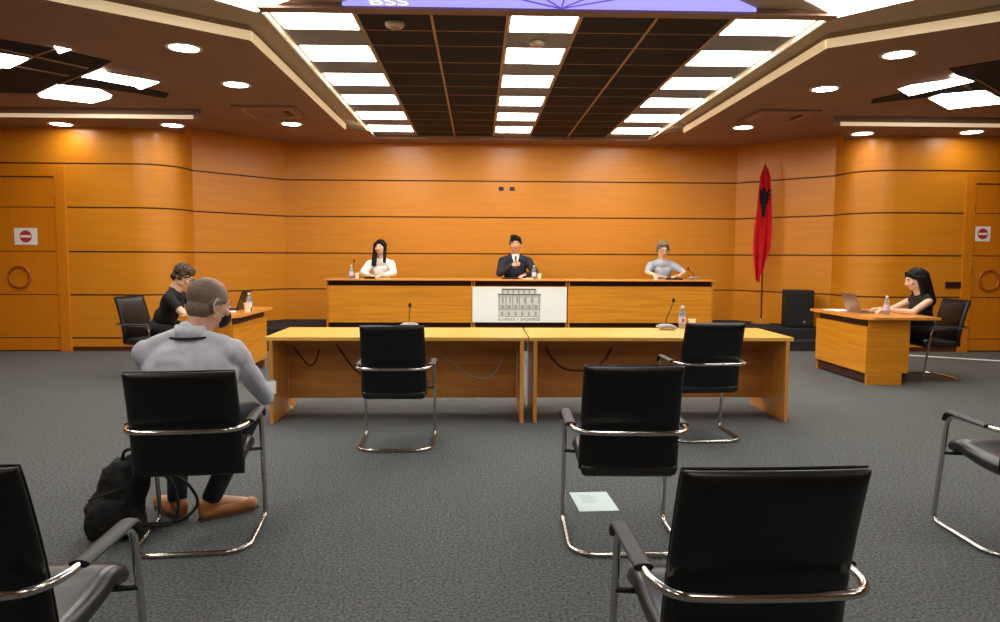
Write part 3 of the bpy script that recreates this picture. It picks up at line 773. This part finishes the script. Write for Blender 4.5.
# eagle: outline drawn in cloth coordinates, half mirrored
half = [(0, .30), (.10, .27), (.22, .30), (.34, .26), (.22, .235), (.20, .33), (.30, .38), (.62, .30), (.85, .36), (.62, .40), (.85, .45), (.60, .475), (.80, .54), (.52, .54), (.62, .62), (.40, .60), (.34, .70), (.20, .62), (.14, .66), (.16, .78), (0, .86)]
poly = half+[(-a, v) for a, v in half[-2:0:-1]]
def inside(x, y, P_):
    c = False; n = len(P_)
    for i in range(n):
        x1, y1 = P_[i]; x2, y2 = P_[(i+1) % n]
        if (y1 > y) != (y2 > y) and x < (x2-x1)*(y-y1)/(y2-y1)+x1: c = not c
    return c
bm = bmesh.new(); n1, n2 = 44, 60
for j in range(n2):
    for i in range(n1):
        a0, a1 = -1+2*i/n1, -1+2*(i+1)/n1; v0, v1 = j/n2, (j+1)/n2
        if inside((a0+a1)/2, (v0+v1)/2*.62+.26, poly):
            q = [flagpt(max(-1, min(1, aa*1.15)), .17+vv*.28)+Vector((0, -.007, 0)) for aa, vv in ((a0, v0), (a1, v0), (a1, v1), (a0, v1))]
            bm.faces.new([bm.verts.new(p) for p in q])
bmesh.ops.remove_doubles(bm, verts=bm.verts[:], dist=1e-4)
obj('eagle_emblem', bm, 'flagblack', cl)

# loudspeaker on the platform
t = thing('loudspeaker', 'black floor loudspeaker on the platform right of the flag', 'speaker', (5.235, 11.62, .30), R(-12))
obj('cabinet', box(-.215, .215, -.17, .17, 0, .61, bev=.012), 'speaker', t)
obj('grille', box(-.19, .19, -.182, -.17, .03, .58, bev=.006), 'speaker', t)
bm = lathe([(.016, 0), (.018, .006), (.012, .010)], seg=14); bmesh.ops.transform(bm, matrix=Matrix.Rotation(PI/2, 4, 'X'), verts=bm.verts[:])
o = obj('badge', bm, 'grey', t); o.location = (.07, -.182, .10)

# paper on the carpet
t = thing('document', 'white paper lying on the carpet under the chair facing the right table', 'paper', (.685, 4.14, .001), R(3))
obj('sheet', box(-.115, .115, -.165, .165, 0, .002), 'floor_paper', t)
bm = bmesh.new()
for i in range(7): add_box(bm, -.07, .0+.05*((i*37) % 3)/3, .10-i*.02, .105-i*.02, .0018, .0024)
obj('printed_lines', bm, 'ink', t)
tag(obj('floor_cable', tube([(5.95, 10.55, .012), (6.45, 10.25, .012), (7.27, 9.76, .012), (8.4, 9.2, .012)], .014, 6, flat=.7), 'white', smooth=True), 'white cable running over the carpet toward the right door', 'cable')

# backpack beside the man's chair
t = thing('backpack', 'black backpack slumped on the carpet left of the seated man', 'backpack', (-1.84, 3.68, 0), R(14)); t.scale = (.93, .93, .95)
bm = bmesh.new(); tilt = Matrix.Rotation(R(17), 3, 'Y')
add_ell(bm, (-.03, 0, .14), (.15, .12, .14)); add_ell(bm, (.02, 0, .27), (.135, .10, .17), tilt); add_ell(bm, (-.03, -.05, .12), (.13, .10, .11)); add_caps(bm, (.04, 0, .34), (.07, .0, .40), .085, .05)
add_box(bm, -.16, .11, -.10, .11, 0.005, .12, bev=.02)
bag = fuse('bag', bm, 'blackcloth', t, .011, 3, disp=.014, dscale=16)
bm = bmesh.new(); add_ell(bm, (-.035, -.13, .14), (.105, .045, .10)); fuse('front_pocket', bm, 'blackcloth', t, .010, 2, disp=.006, dscale=22)
bm = bmesh.new(); add_tube(bm, fillet([(.02, -.02, .42), (.035, -.02, .475), (.085, -.02, .475), (.10, -.02, .41)], .03, 4), .010, 6); obj('grab_handle', bm, 'blackcloth', t, smooth=True)
for s, pp in ((-1, [(.08, .02, .38), (.26, .02, .30), (.30, .02, .12), (.26, .02, .02), (.08, 0, .04)]), (1, [(.09, .06, .36), (.32, .10, .26), (.40, .12, .10), (.30, .10, .012), (.10, .05, .03)])):
    bm = bmesh.new(); add_tube(bm, fillet(pp, .08, 5), .017, 8, flat=.5); obj('shoulder_strap', bm, 'blackcloth', t, smooth=True)
bm = bmesh.new(); add_tube(bm, [(-.13, -.115, .24), (-.05, -.14, .27), (.05, -.115, .30)], .004, 5); obj('zip', bm, 'armpad', t, smooth=True)

# ================================================================== PEOPLE
def ik(S, W, a, b, pole):
    S = Vector(S); W = Vector(W); d = W-S; L = min(d.length, (a+b)*.999); u = d.normalized()
    x = (a*a-b*b+L*L)/(2*L); h = math.sqrt(max(0, a*a-x*x)); p = Vector(pole); p = (p-u*p.dot(u)).normalized()
    return S+u*x+p*h
def hand_parts(bm, wrist, d, back, side, curl=.5, s=1, thumb=.5):
    """five separate fingers; d = pointing direction, back = back-of-hand normal, side=+1 thumb towards x=d×back"""
    d = Vector(d).normalized(); b = Vector(back); b = (b-d*b.dot(d)).normalized(); x = d.cross(b)*side; w0 = Vector(wrist)
    P3 = lambda a, c, e: w0+(x*a+d*c+b*e)*s
    for a in (-.028, -.010, .010, .026): add_caps(bm, P3(a*.55, .012, 0), P3(a, .082, 0), .016*s, .0125*s, 10)
    for i, (a, l) in enumerate(((.030, .070), (.010, .080), (-.010, .074), (-.029, .058))):
        p = P3(a, .086, 0); ang = 0
        for q, (fr, rr) in enumerate(((.45, .0092), (.32, .0085), (.25, .0076))):
            ang += curl*(.55+.25*q)+.05*i
            dirv = (d*math.cos(ang)-b*math.sin(ang)).normalized(); p2 = p+dirv*l*fr*s
            add_caps(bm, p, p2, rr*s, rr*.93*s, 8); p = p2
    p = P3(.026, .022, -.004); 
    for fr, rr, k in ((.042, .0125, .9), (.032, .0105, .55), (.026, .009, .35)):
        dirv = (x*k+d*(1.1-k*.5)-b*thumb*.6).normalized(); p2 = p+dirv*fr*s; add_caps(bm, p, p2, rr*s, rr*.9*s, 8); p = p2
def head_parts(bm, Mh, hs=1):
    t = bmesh.new()
    add_ell(t, (0, -.018, .028), (.076, .094, .088)); add_ell(t, (0, .022, -.02), (.063, .068, .088)); add_ell(t, (0, .040, -.082), (.038, .036, .028))
    add_ell(t, (.045, .012, -.062), (.022, .040, .028)); add_ell(t, (-.045, .012, -.062), (.022, .040, .028))
    add_caps(t, (0, .086, .012), (0, .106, -.028), .008, .0135, 8); add_ell(t, (.012, .098, -.030), (.009, .011, .008)); add_ell(t, (-.012, .098, -.030), (.009, .011, .008))
    add_caps(t, (-.036, .078, .027), (.036, .078, .027), .009, .009, 8)
    add_caps(t, (-.017, .084, -.058), (.017, .084, -.058), .007, .007, 8)
    for s in (-1, 1):
        add_ell(t, (s*.080, -.008, -.008), (.010, .020, .033)); add_caps(t, (s*.076, 0, -.02), (s*.086, -.018, .012), .006, .008, 8); add_ell(t, (s*.042, .066, -.022), (.024, .02, .022))
    add_caps(t, (0, -.02, -.05), (0, -.035, -.14), .052, .056)
    bmesh.ops.transform(t, matrix=Mh @ Matrix.Diagonal((hs, hs, hs, 1)), verts=t.verts[:])
    me = bpy.data.meshes.new('tmp'); t.to_mesh(me); t.free(); bm.from_mesh(me); bpy.data.meshes.remove(me)
def face_details(root, Mh, hs, glasses=None):
    S = Matrix.Diagonal((hs, hs, hs, 1))
    for s in (-1, 1):
        b = bmesh.new(); add_ell(b, (s*.031, .079, .008), (.014, .009, .0085), seg=12); bmesh.ops.transform(b, matrix=Mh @ S, verts=b.verts[:]); e = obj('eye', b, 'eyew', root, smooth=True)
        b = bmesh.new(); add_ell(b, (s*.031, .0855, .008), (.0065, .004, .0065), seg=10); bmesh.ops.transform(b, matrix=Mh @ S, verts=b.verts[:]); obj('iris', b, 'eye', e, smooth=True)
    b = bmesh.new()
    for s in (-1, 1): add_caps(b, (s*.018, .088, .031), (s*.044, .080, .033), .0045, .003, 6)
    bmesh.ops.transform(b, matrix=Mh @ S, verts=b.verts[:]); obj('eyebrows', b, 'eye', root, smooth=True)
    b = bmesh.new(); add_ell(b, (0, .0895, -.058), (.021, .005, .0065), seg=12); bmesh.ops.transform(b, matrix=Mh @ S, verts=b.verts[:]); obj('lips', b, 'lip', root, smooth=True)
    if glasses:
        b = bmesh.new()
        for s in (-1, 1):
            add_tube(b, [(s*.033+.024*math.cos(a), .098, .006+.018*math.sin(a)) for a in [i*2*PI/16 for i in range(16)]], .0028, 5, closed=True)
            add_tube(b, [(s*.057, .096, .010), (s*.083, .04, .012), (s*.084, -.01, .006)], .0026, 5)
        add_tube(b, [(-.010, .100, .008), (.010, .100, .008)], .0026, 5)
        bmesh.ops.transform(b, matrix=Mh @ S, verts=b.verts[:]); obj('glasses', b, glasses, root, smooth=True)
def hair_mesh(root, Mh, hs, parts, m, disp=.004, dscale=60, voxel=.006, name='hair', extra=None):
    b = bmesh.new()
    for p in parts:
        if p[0] == 'e': add_ell(b, p[1], p[2])
        else: add_caps(b, p[1], p[2], p[3], p[4])
    bmesh.ops.transform(b, matrix=Mh @ Matrix.Diagonal((hs, hs, hs, 1)), verts=b.verts[:])
    return fuse(name, b, m, root, voxel, 3, disp=disp, dscale=dscale)

t_shirt = [None]
def patch(name, poly, m, parent, off=.004):
    sh = t_shirt[0]; bm = bmesh.new(); xs = [p[0] for p in poly]; zs = [p[1] for p in poly]; n = 14
    x0, x1, z0, z1 = min(xs), max(xs), min(zs), max(zs)
    def P_(x, z):
        ok, co, no, i = sh.ray_cast(Vector((x, 1, z)), Vector((0, -1, 0)))
        return (co if ok else Vector((x, 0, z)))+Vector((0, off, 0))
    for j in range(n):
        for i in range(n):
            c = [(x0+(x1-x0)*(i+a)/n, z0+(z1-z0)*(j+d)/n) for a, d in ((0, 0), (1, 0), (1, 1), (0, 1))]
            if inside(sum(p[0] for p in c)/4, sum(p[1] for p in c)/4, poly): bm.faces.new([bm.verts.new(P_(*p)) for p in c])
    bmesh.ops.remove_doubles(bm, verts=bm.verts[:], dist=1e-5)
    bmesh.ops.solidify(bm, geom=bm.faces[:], thickness=.003)
    return obj(name, bm, m, parent, smooth=True, ang=40)
def person(label, loc, rz, seat=.475, lean=.06, shw=.17, chest=(.165, .115, .16), waist=(.15, .115, .14), hands=None, poles=((-1, -.3, -.5), (1, -.3, -.5)),
           knees=None, ankles=None, hyaw=0, hpitch=0, hs=1, hdx=0, hz=.80, hdy=.03, skin='skin', top='tee', sleeve='long', legs='jeans', shoes='black', toes=None, voxel=.008,
           hdir=None, hback=None, curl=(.5, .5), shz=.54, thick=1.0, group=None, sleeve_r=1.0, hidden_legs=False, thumbs=(1, -1)):
    t = thing('person', label, 'person', loc, rz)
    s = seat; ly = lean
    hips = [Vector((-.095, .02, s+.085)), Vector((.095, .02, s+.085))]
    knees = [Vector(k) for k in (knees or [(-.12, .44, s+.05), (.12, .44, s+.05)])]
    ankles = [Vector(a) for a in (ankles or [(-.12, .42, .09), (.12, .42, .09)])]
    toes = [Vector(a) for a in (toes or [a+Vector((0, .16, -.055)) for a in ankles])]
    SH = [Vector((-shw, ly, s+shz-.062)), Vector((shw, ly, s+shz-.062))]
    hands = [Vector(h) for h in hands]
    a_, b_ = .285, .255
    EL = [ik(SH[i], hands[i], a_, b_, poles[i]) for i in range(2)]
    neck0 = Vector((0, ly-.01, s+shz+.01)); hc = Vector((hdx, ly+hdy, s+hz))
    Mh = Matrix.Translation(hc) @ Matrix.Rotation(hyaw, 4, 'Z') @ Matrix.Rotation(-hpitch, 4, 'X')
    # body
    b = bmesh.new(); k = .93
    def torso(bm, k, g=0):
        top = s+shz
        add_ell(bm, (0, .0, s+.10), (waist[0]*k*1.06+g, waist[1]*k*1.1+g, .12))
        add_ell(bm, (0, ly*.35, s+.22), (waist[0]*k+g, waist[1]*k+g, waist[2]))
        add_ell(bm, (0, ly*.75, s+.36), (chest[0]*k+g, chest[1]*k+g, chest[2]))
        for q in (-1, 1):
            add_caps(bm, (q*chest[0]*.42, ly*.9, top-.15), (q*chest[0]*.35, ly*.5, s+.22), chest[1]*.80*k+g, waist[1]*.78*k+g)
            add_caps(bm, (0, ly, top-.035), (q*shw*.88, ly, top-.065), .072*k*thick+g, .056*k*thick+g)
            add_caps(bm, (0, ly-.012, top+.022), (q*shw*.80, ly-.005, top-.032), .052*k+g, .046*k*thick+g)
    torso(b, k)
    add_caps(b, neck0-Vector((0, 0, .03)), hc+Vector((0, -.02, -.07)), .058, .054)
    head_parts(b, Mh, hs)
    for i in range(2):
        add_caps(b, SH[i], EL[i], .046*thick, .038*thick); add_caps(b, EL[i], hands[i], .037*thick, .025)
        dd = hdir[i] if hdir else (hands[i]-EL[i]); bb = hback[i] if hback else (0, 0, 1)
        hand_parts(b, hands[i], dd, bb, thumbs[i], curl[i])
        add_caps(b, hips[i], knees[i], .075, .052); add_caps(b, knees[i], ankles[i], .050, .036); add_caps(b, ankles[i], toes[i], .034, .028)
    fuse('body', b, skin, t, voxel, 3)
    # shirt
    b = bmesh.new(); torso(b, 1.0, .004)
    for i in range(2):
        if sleeve != 'short': add_caps(b, SH[i], SH[i].lerp(EL[i], .5), .060*thick*sleeve_r, .054*thick*sleeve_r)
        if sleeve == 'long':
            add_caps(b, SH[i].lerp(EL[i], .5), EL[i], .054*thick*sleeve_r, .048*thick*sleeve_r); add_caps(b, EL[i], EL[i].lerp(hands[i], .88), .049*thick*sleeve_r, .034*thick)
        elif sleeve == 'elbow': add_caps(b, SH[i].lerp(EL[i], .5), EL[i].lerp(SH[i], .12), .054*thick*sleeve_r, .050*thick)
        elif sleeve == 'short': add_caps(b, SH[i], SH[i].lerp(EL[i], .55), .062*thick, .056*thick)
        elif sleeve == 'none': pass
    if sleeve == 'none':
        b.free(); b = bmesh.new(); torso(b, 1.0, .004)
    add_caps(b, neck0-Vector((0, 0, .04)), neck0+Vector((0, 0, .03)), .066, .060)
    t_shirt[0] = fuse('shirt', b, top, t, voxel, 7)
    # trousers
    b = bmesh.new(); add_ell(b, (0, .0, s+.075), (waist[0]*1.12+.01, waist[1]*1.1+.01, .095))
    for i in range(2):
        add_caps(b, hips[i], knees[i], .092, .068); add_caps(b, knees[i], ankles[i]+Vector((0, 0, .02)), .066, .052)
    fuse('trousers', b, legs, t, voxel, 2)
    for i in range(2):
        b = bmesh.new(); a = ankles[i]; tt = toes[i]; dv = (tt-a); dv.z = 0; dv.normalize(); heel = Vector((a.x, a.y, .045))-dv*.035; tip = Vector((tt.x, tt.y, .04))
        add_caps(b, heel, heel.lerp(tip, .45), .040, .042); add_caps(b, heel.lerp(tip, .45), tip, .043, .034); add_caps(b, heel+Vector((0, 0, .03)), a+Vector((0, 0, .0)), .042, .045)
        for v in b.verts: v.co.z = max(v.co.z, .012)
        sh = fuse('shoe', b, shoes, t, voxel*.9, 2)
        b = bmesh.new(); q = Vector((-dv.y, dv.x, 0))
        pts = [heel-dv*.042+q*0, heel-dv*.03+q*.032, heel.lerp(tip, .5)+q*.043, tip+q*.030, tip+dv*.040, tip-q*.030, heel.lerp(tip, .5)-q*.043, heel-dv*.03-q*.032]
        add_prism(b, [(p.x, p.y) for p in pts], .001, .020); obj('sole', b, 'sole', sh)
    return t, Mh, neck0, SH, EL, s

HP = math.radians
# the man in the grey shirt, back to the viewer
man, Mh, nk, SH, EL, s = person('heavy man in a grey shirt and dark jeans seated with his back to the viewer', (-1.47, 3.68, 0), R(6),
    seat=.475, lean=.02, shw=.205, chest=(.235, .15, .21), waist=(.21, .155, .17), hz=.715, hs=1.10, hdx=.085, hdy=.07, shz=.535,
    hands=[(-.16, .46, .58), (.30, .47, .60)], poles=((-1.6, -.2, -.5), (1.3, -.5, -.8)), knees=[(-.20, .47, .53), (.20, .48, .53)], ankles=[(-.155, .26, .10), (.035, .23, .10)],
    toes=[(-.31, .44, .04), (.22, .345, .04)], hyaw=R(-48), hpitch=R(18), top='shirt_grey', shoes='tan', voxel=.0075, thick=1.22, sleeve_r=1.0, curl=(.7, .9),
    hdir=[(.3, 1, .05), (-.1, 1, .15)], hback=[(0, -.2, 1), (.9, 0, .5)])
hair_mesh(man, Mh, 1.10, [('e', (0, -.022, .036), (.081, .098, .086)), ('e', (0, -.034, -.030), (.070, .070, .062)), ('c', (-.072, .03, .03), (-.074, -.02, .0), .014, .02), ('c', (.072, .03, .03), (.074, -.02, .0), .014, .02)], 'hair_short', .0012, 120, .006)
hm = M['hair_short']; nt = hm.node_tree; cr = Mh @ Vector((0, .035, .150)); N = nt.nodes
tc = N.new('ShaderNodeTexCoord'); vd = N.new('ShaderNodeVectorMath'); vd.operation = 'DISTANCE'; vd.inputs[1].default_value = cr
nt.links.new(tc.outputs['Object'], vd.inputs[0])
rp = N.new('ShaderNodeMapRange'); rp.inputs[1].default_value = .055; rp.inputs[2].default_value = .125; rp.inputs[3].default_value = .9; rp.inputs[4].default_value = 0
nt.links.new(vd.outputs['Value'], rp.inputs[0])
mixn = N.new('ShaderNodeMixRGB'); mixn.inputs[2].default_value = (*s2l((206, 168, 146)), 1)
pb = N['Principled BSDF']; old = pb.inputs['Base Color'].links[0].from_socket
nt.links.new(rp.outputs[0], mixn.inputs[0]); nt.links.new(old, mixn.inputs[1]); nt.links.new(mixn.outputs[0], pb.inputs['Base Color'])
b = bmesh.new(); add_lathe(b, [(.098, -.012), (.084, .030), (.074, .058), (.069, .056), (.080, -.012)], c=(nk.x+.008, nk.y+.012, nk.z+.012), seg=28); obj('collar', b, 'shirt_grey', man, smooth=True)
b = bmesh.new(); add_tube(b, [(nk.x+.008+.103*math.cos(a), nk.y+.012+.106*math.sin(a), nk.z+.010-.0*math.sin(a)) for a in [i*2*PI/24 for i in range(24)]], .006, 6, closed=True); obj('lanyard', b, 'jeans', man, smooth=True)
b = bmesh.new()
for sd in (1, -1):
    add_tube(b, [(sd*.070, .045, -.045), (sd*.088, -.01, -.035), (sd*.092, -.028, -.005), (sd*.088, -.018, .028), (sd*.080, .03, .0)], .0028, 5)
bmesh.ops.transform(b, matrix=Mh @ Matrix.Diagonal((1.10, 1.10, 1.10, 1)), verts=b.verts[:]); obj('mask_strap', b, 'white', man, smooth=True)
b = bmesh.new(); add_ell(b, (0, .070, -.045), (.060, .045, .052)); bmesh.ops.transform(b, matrix=Mh @ Matrix.Diagonal((1.10, 1.10, 1.10, 1)), verts=b.verts[:]); obj('face_mask', b, 'jeans', man, smooth=True)
face_details(man, Mh, 1.10)
ph = thing('phone', 'small white phone held in the hand of the man in grey', 'phone', (-1.225, 4.25, .655), R(10))
obj('casing', box(-.030, .030, -.005, .005, -.03, .045, bev=.003), 'white', ph); obj('display', box(-.032, .032, .005, .0065, -.02, .055), 'grey', ph)

# woman in white at the head table
PZ = .30
def at_head(label, x, **k):
    return person(label, (x, 12.28, PZ), PI, **k)
wm, Mh, nk, SH, EL, s = at_head('woman with long dark hair in a white blouse seated at the head table', -1.64, seat=.49, lean=.10, shw=.175, shz=.565, hz=.785, hs=1.08, top='blouse', skin='skin_pale', voxel=.009,
    hands=[(-.10, .55, .815), (.12, .55, .815)], poles=((-1, -.2, -.3), (1, -.2, -.3)), hdir=[(.5, .6, 0), (-.5, .6, 0)], hyaw=R(-8), legs='tee', sleeve_r=1.25, sleeve='long', chest=(.155, .115, .15))
hair_mesh(wm, Mh, 1.08, [('e', (0, -.025, .040), (.088, .098, .088)), ('c', (-.078, .0, .04), (-.085, .065, -.22), .030, .024), ('c', (.074, .0, .04), (.078, .075, -.26), .036, .038), ('e', (0, -.045, -.06), (.092, .05, .12)), ('c', (0, -.06, .0), (0, -.07, -.18), .07, .055), ('c', (-.02, .055, .085), (-.065, .045, .03), .02, .02), ('c', (.0, .055, .085), (.062, .045, .03), .02, .02)], 'hair_black', .003)
face_details(wm, Mh, 1.08)
# man in the suit
mn, Mh, nk, SH, EL, s = at_head('man in a dark navy suit seated at the middle of the head table', .63, seat=.49, lean=.06, shw=.215, hz=.845, shz=.625, hs=1.14, top='suit', voxel=.009, thick=1.15, sleeve_r=1.12,
    hands=[(-.14, .42, .83), (.06, .30, .99)], poles=((-1.2, -.2, -.5), (1.2, .0, -1.0)), chest=(.20, .13, .18), waist=(.17, .13, .15), legs='suit', hdir=[(.5, .7, -.1), (-1, .15, .2)], hback=[(0, 0, 1), (0, 1, .2)], curl=(.4, .8), skin='skin', thumbs=(1, -1))
hair_mesh(mn, Mh, 1.14, [('e', (0, -.026, .050), (.088, .098, .086)), ('c', (-.05, .056, .084), (.045, .056, .092), .024, .022), ('c', (-.080, .0, .03), (-.080, .0, .0), .014, .012), ('c', (.080, .0, .03), (.080, .0, .0), .014, .012), ('e', (.03, .02, .115), (.05, .07, .03))], 'hair_black', .009, 35)
face_details(mn, Mh, 1.14)
zt = s+.625
patch('shirt_front', [(-.062, zt+.03), (.062, zt+.03), (.0, zt-.20)], 'blouse', mn)
patch('necktie', [(-.018, zt+.03), (.018, zt+.03), (.016, zt-.01), (.022, zt-.16), (0, zt-.19), (-.022, zt-.16), (-.016, zt-.01)], 'tie', mn, .009)
b = bmesh.new(); add_lathe(b, [(.074, -.0), (.068, .045), (.063, .045), (.068, .0)], c=(nk.x, nk.y+.012, nk.z+.0), seg=20); obj('shirt_collar', b, 'blouse', mn, smooth=True)
# person in pale blue
gp, Mh, nk, SH, EL, s = at_head('grey haired person with glasses and pale blue top at the head table', 3.12, seat=.49, lean=.12, shw=.19, shz=.56, hz=.77, hs=1.12, top='shirt_blue', skin='skin_pale', sleeve='elbow', voxel=.009,
    hands=[(-.17, .56, .82), (.17, .56, .82)], poles=((-1.4, -.3, -.1), (1.4, -.3, -.1)), hdir=[(.8, .3, 0), (-.8, .3, 0)], hpitch=R(16), legs='jeans', sleeve_r=1.2)
hair_mesh(gp, Mh, 1.12, [('e', (0, -.026, .046), (.090, .098, .086)), ('c', (-.05, .050, .088), (.05, .050, .085), .026, .022), ('c', (-.084, -.0, .03), (-.084, .0, -.03), .018, .016), ('c', (.084, .0, .03), (.084, .0, -.03), .018, .016)], 'hair_grey', .006)
face_details(gp, Mh, 1.12, 'black')
# man in black t-shirt at the left desk, facing +X
lm, Mh, nk, SH, EL, s = person('man with curly brown hair in a black t-shirt leaning over the left desk', (-3.80, 8.66, 0), R(-90), seat=.475, lean=.20, shw=.195, hz=.70, hdy=.11, shz=.52, top='tee', sleeve='short', legs='tee', skin='skin_pale', voxel=.009,
    hands=[(-.10, .62, .815), (.12, .60, .815)], poles=((-1, -.3, -.6), (1.2, -.5, -.9)), hpitch=R(28), hyaw=R(0), hdir=[(.2, 1, 0), (-.2, 1, 0)], knees=[(-.12, .36, .50), (.12, .36, .50)], ankles=[(-.12, .30, .09), (.12, .30, .09)], thick=1.1, hs=1.1)
hair_mesh(lm, Mh, 1.1, [('e', (0, -.03, .055), (.092, .105, .088)), ('e', (0, .045, .085), (.07, .045, .04)), ('e', (0, -.085, -.02), (.07, .04, .06)), ('c', (-.084, -.0, .04), (-.084, -.01, -.01), .02, .02), ('c', (.084, .0, .04), (.084, -.01, -.01), .02, .02)], 'hair_brown', .016, 38)
face_details(lm, Mh, 1.1, 'black')
# woman in black at the right desk, facing -X
rw, Mh, nk, SH, EL, s = person('woman with long black hair in a sleeveless black dress at the right desk', (5.43, 8.58, 0), R(90), seat=.475, lean=.06, shw=.17, hz=.70, hdy=.08, shz=.51, top='tee', sleeve='none', legs='tee', skin='skin_pale', voxel=.009,
    hands=[(.08, .50, .82), (-.13, .52, .82)][::-1], poles=((-1, -.3, -.5), (1, -.3, -.6)), hpitch=R(14), hdir=[(.1, 1, 0), (-.1, 1, 0)], knees=[(-.10, .40, .52), (.10, .40, .52)], ankles=[(-.10, .34, .09), (.10, .30, .09)], chest=(.15, .115, .15), hs=1.08)
hair_mesh(rw, Mh, 1.08, [('e', (0, -.035, .045), (.092, .108, .092)), ('c', (0, -.075, .02), (0, -.120, -.27), .092, .07), ('c', (-.080, -.01, .03), (-.085, -.03, -.24), .03, .03), ('c', (.080, -.01, .03), (.085, -.03, -.24), .03, .03), ('c', (-.06, -.05, .0), (-.07, -.09, -.26), .05, .04), ('c', (.06, -.05, .0), (.07, -.09, -.26), .05, .04), ('c', (-.03, .06, .09), (-.07, .03, .04), .018, .02), ('c', (.03, .06, .09), (.07, .03, .04), .018, .02)], 'hair_black', .004)
face_details(rw, Mh, 1.08)
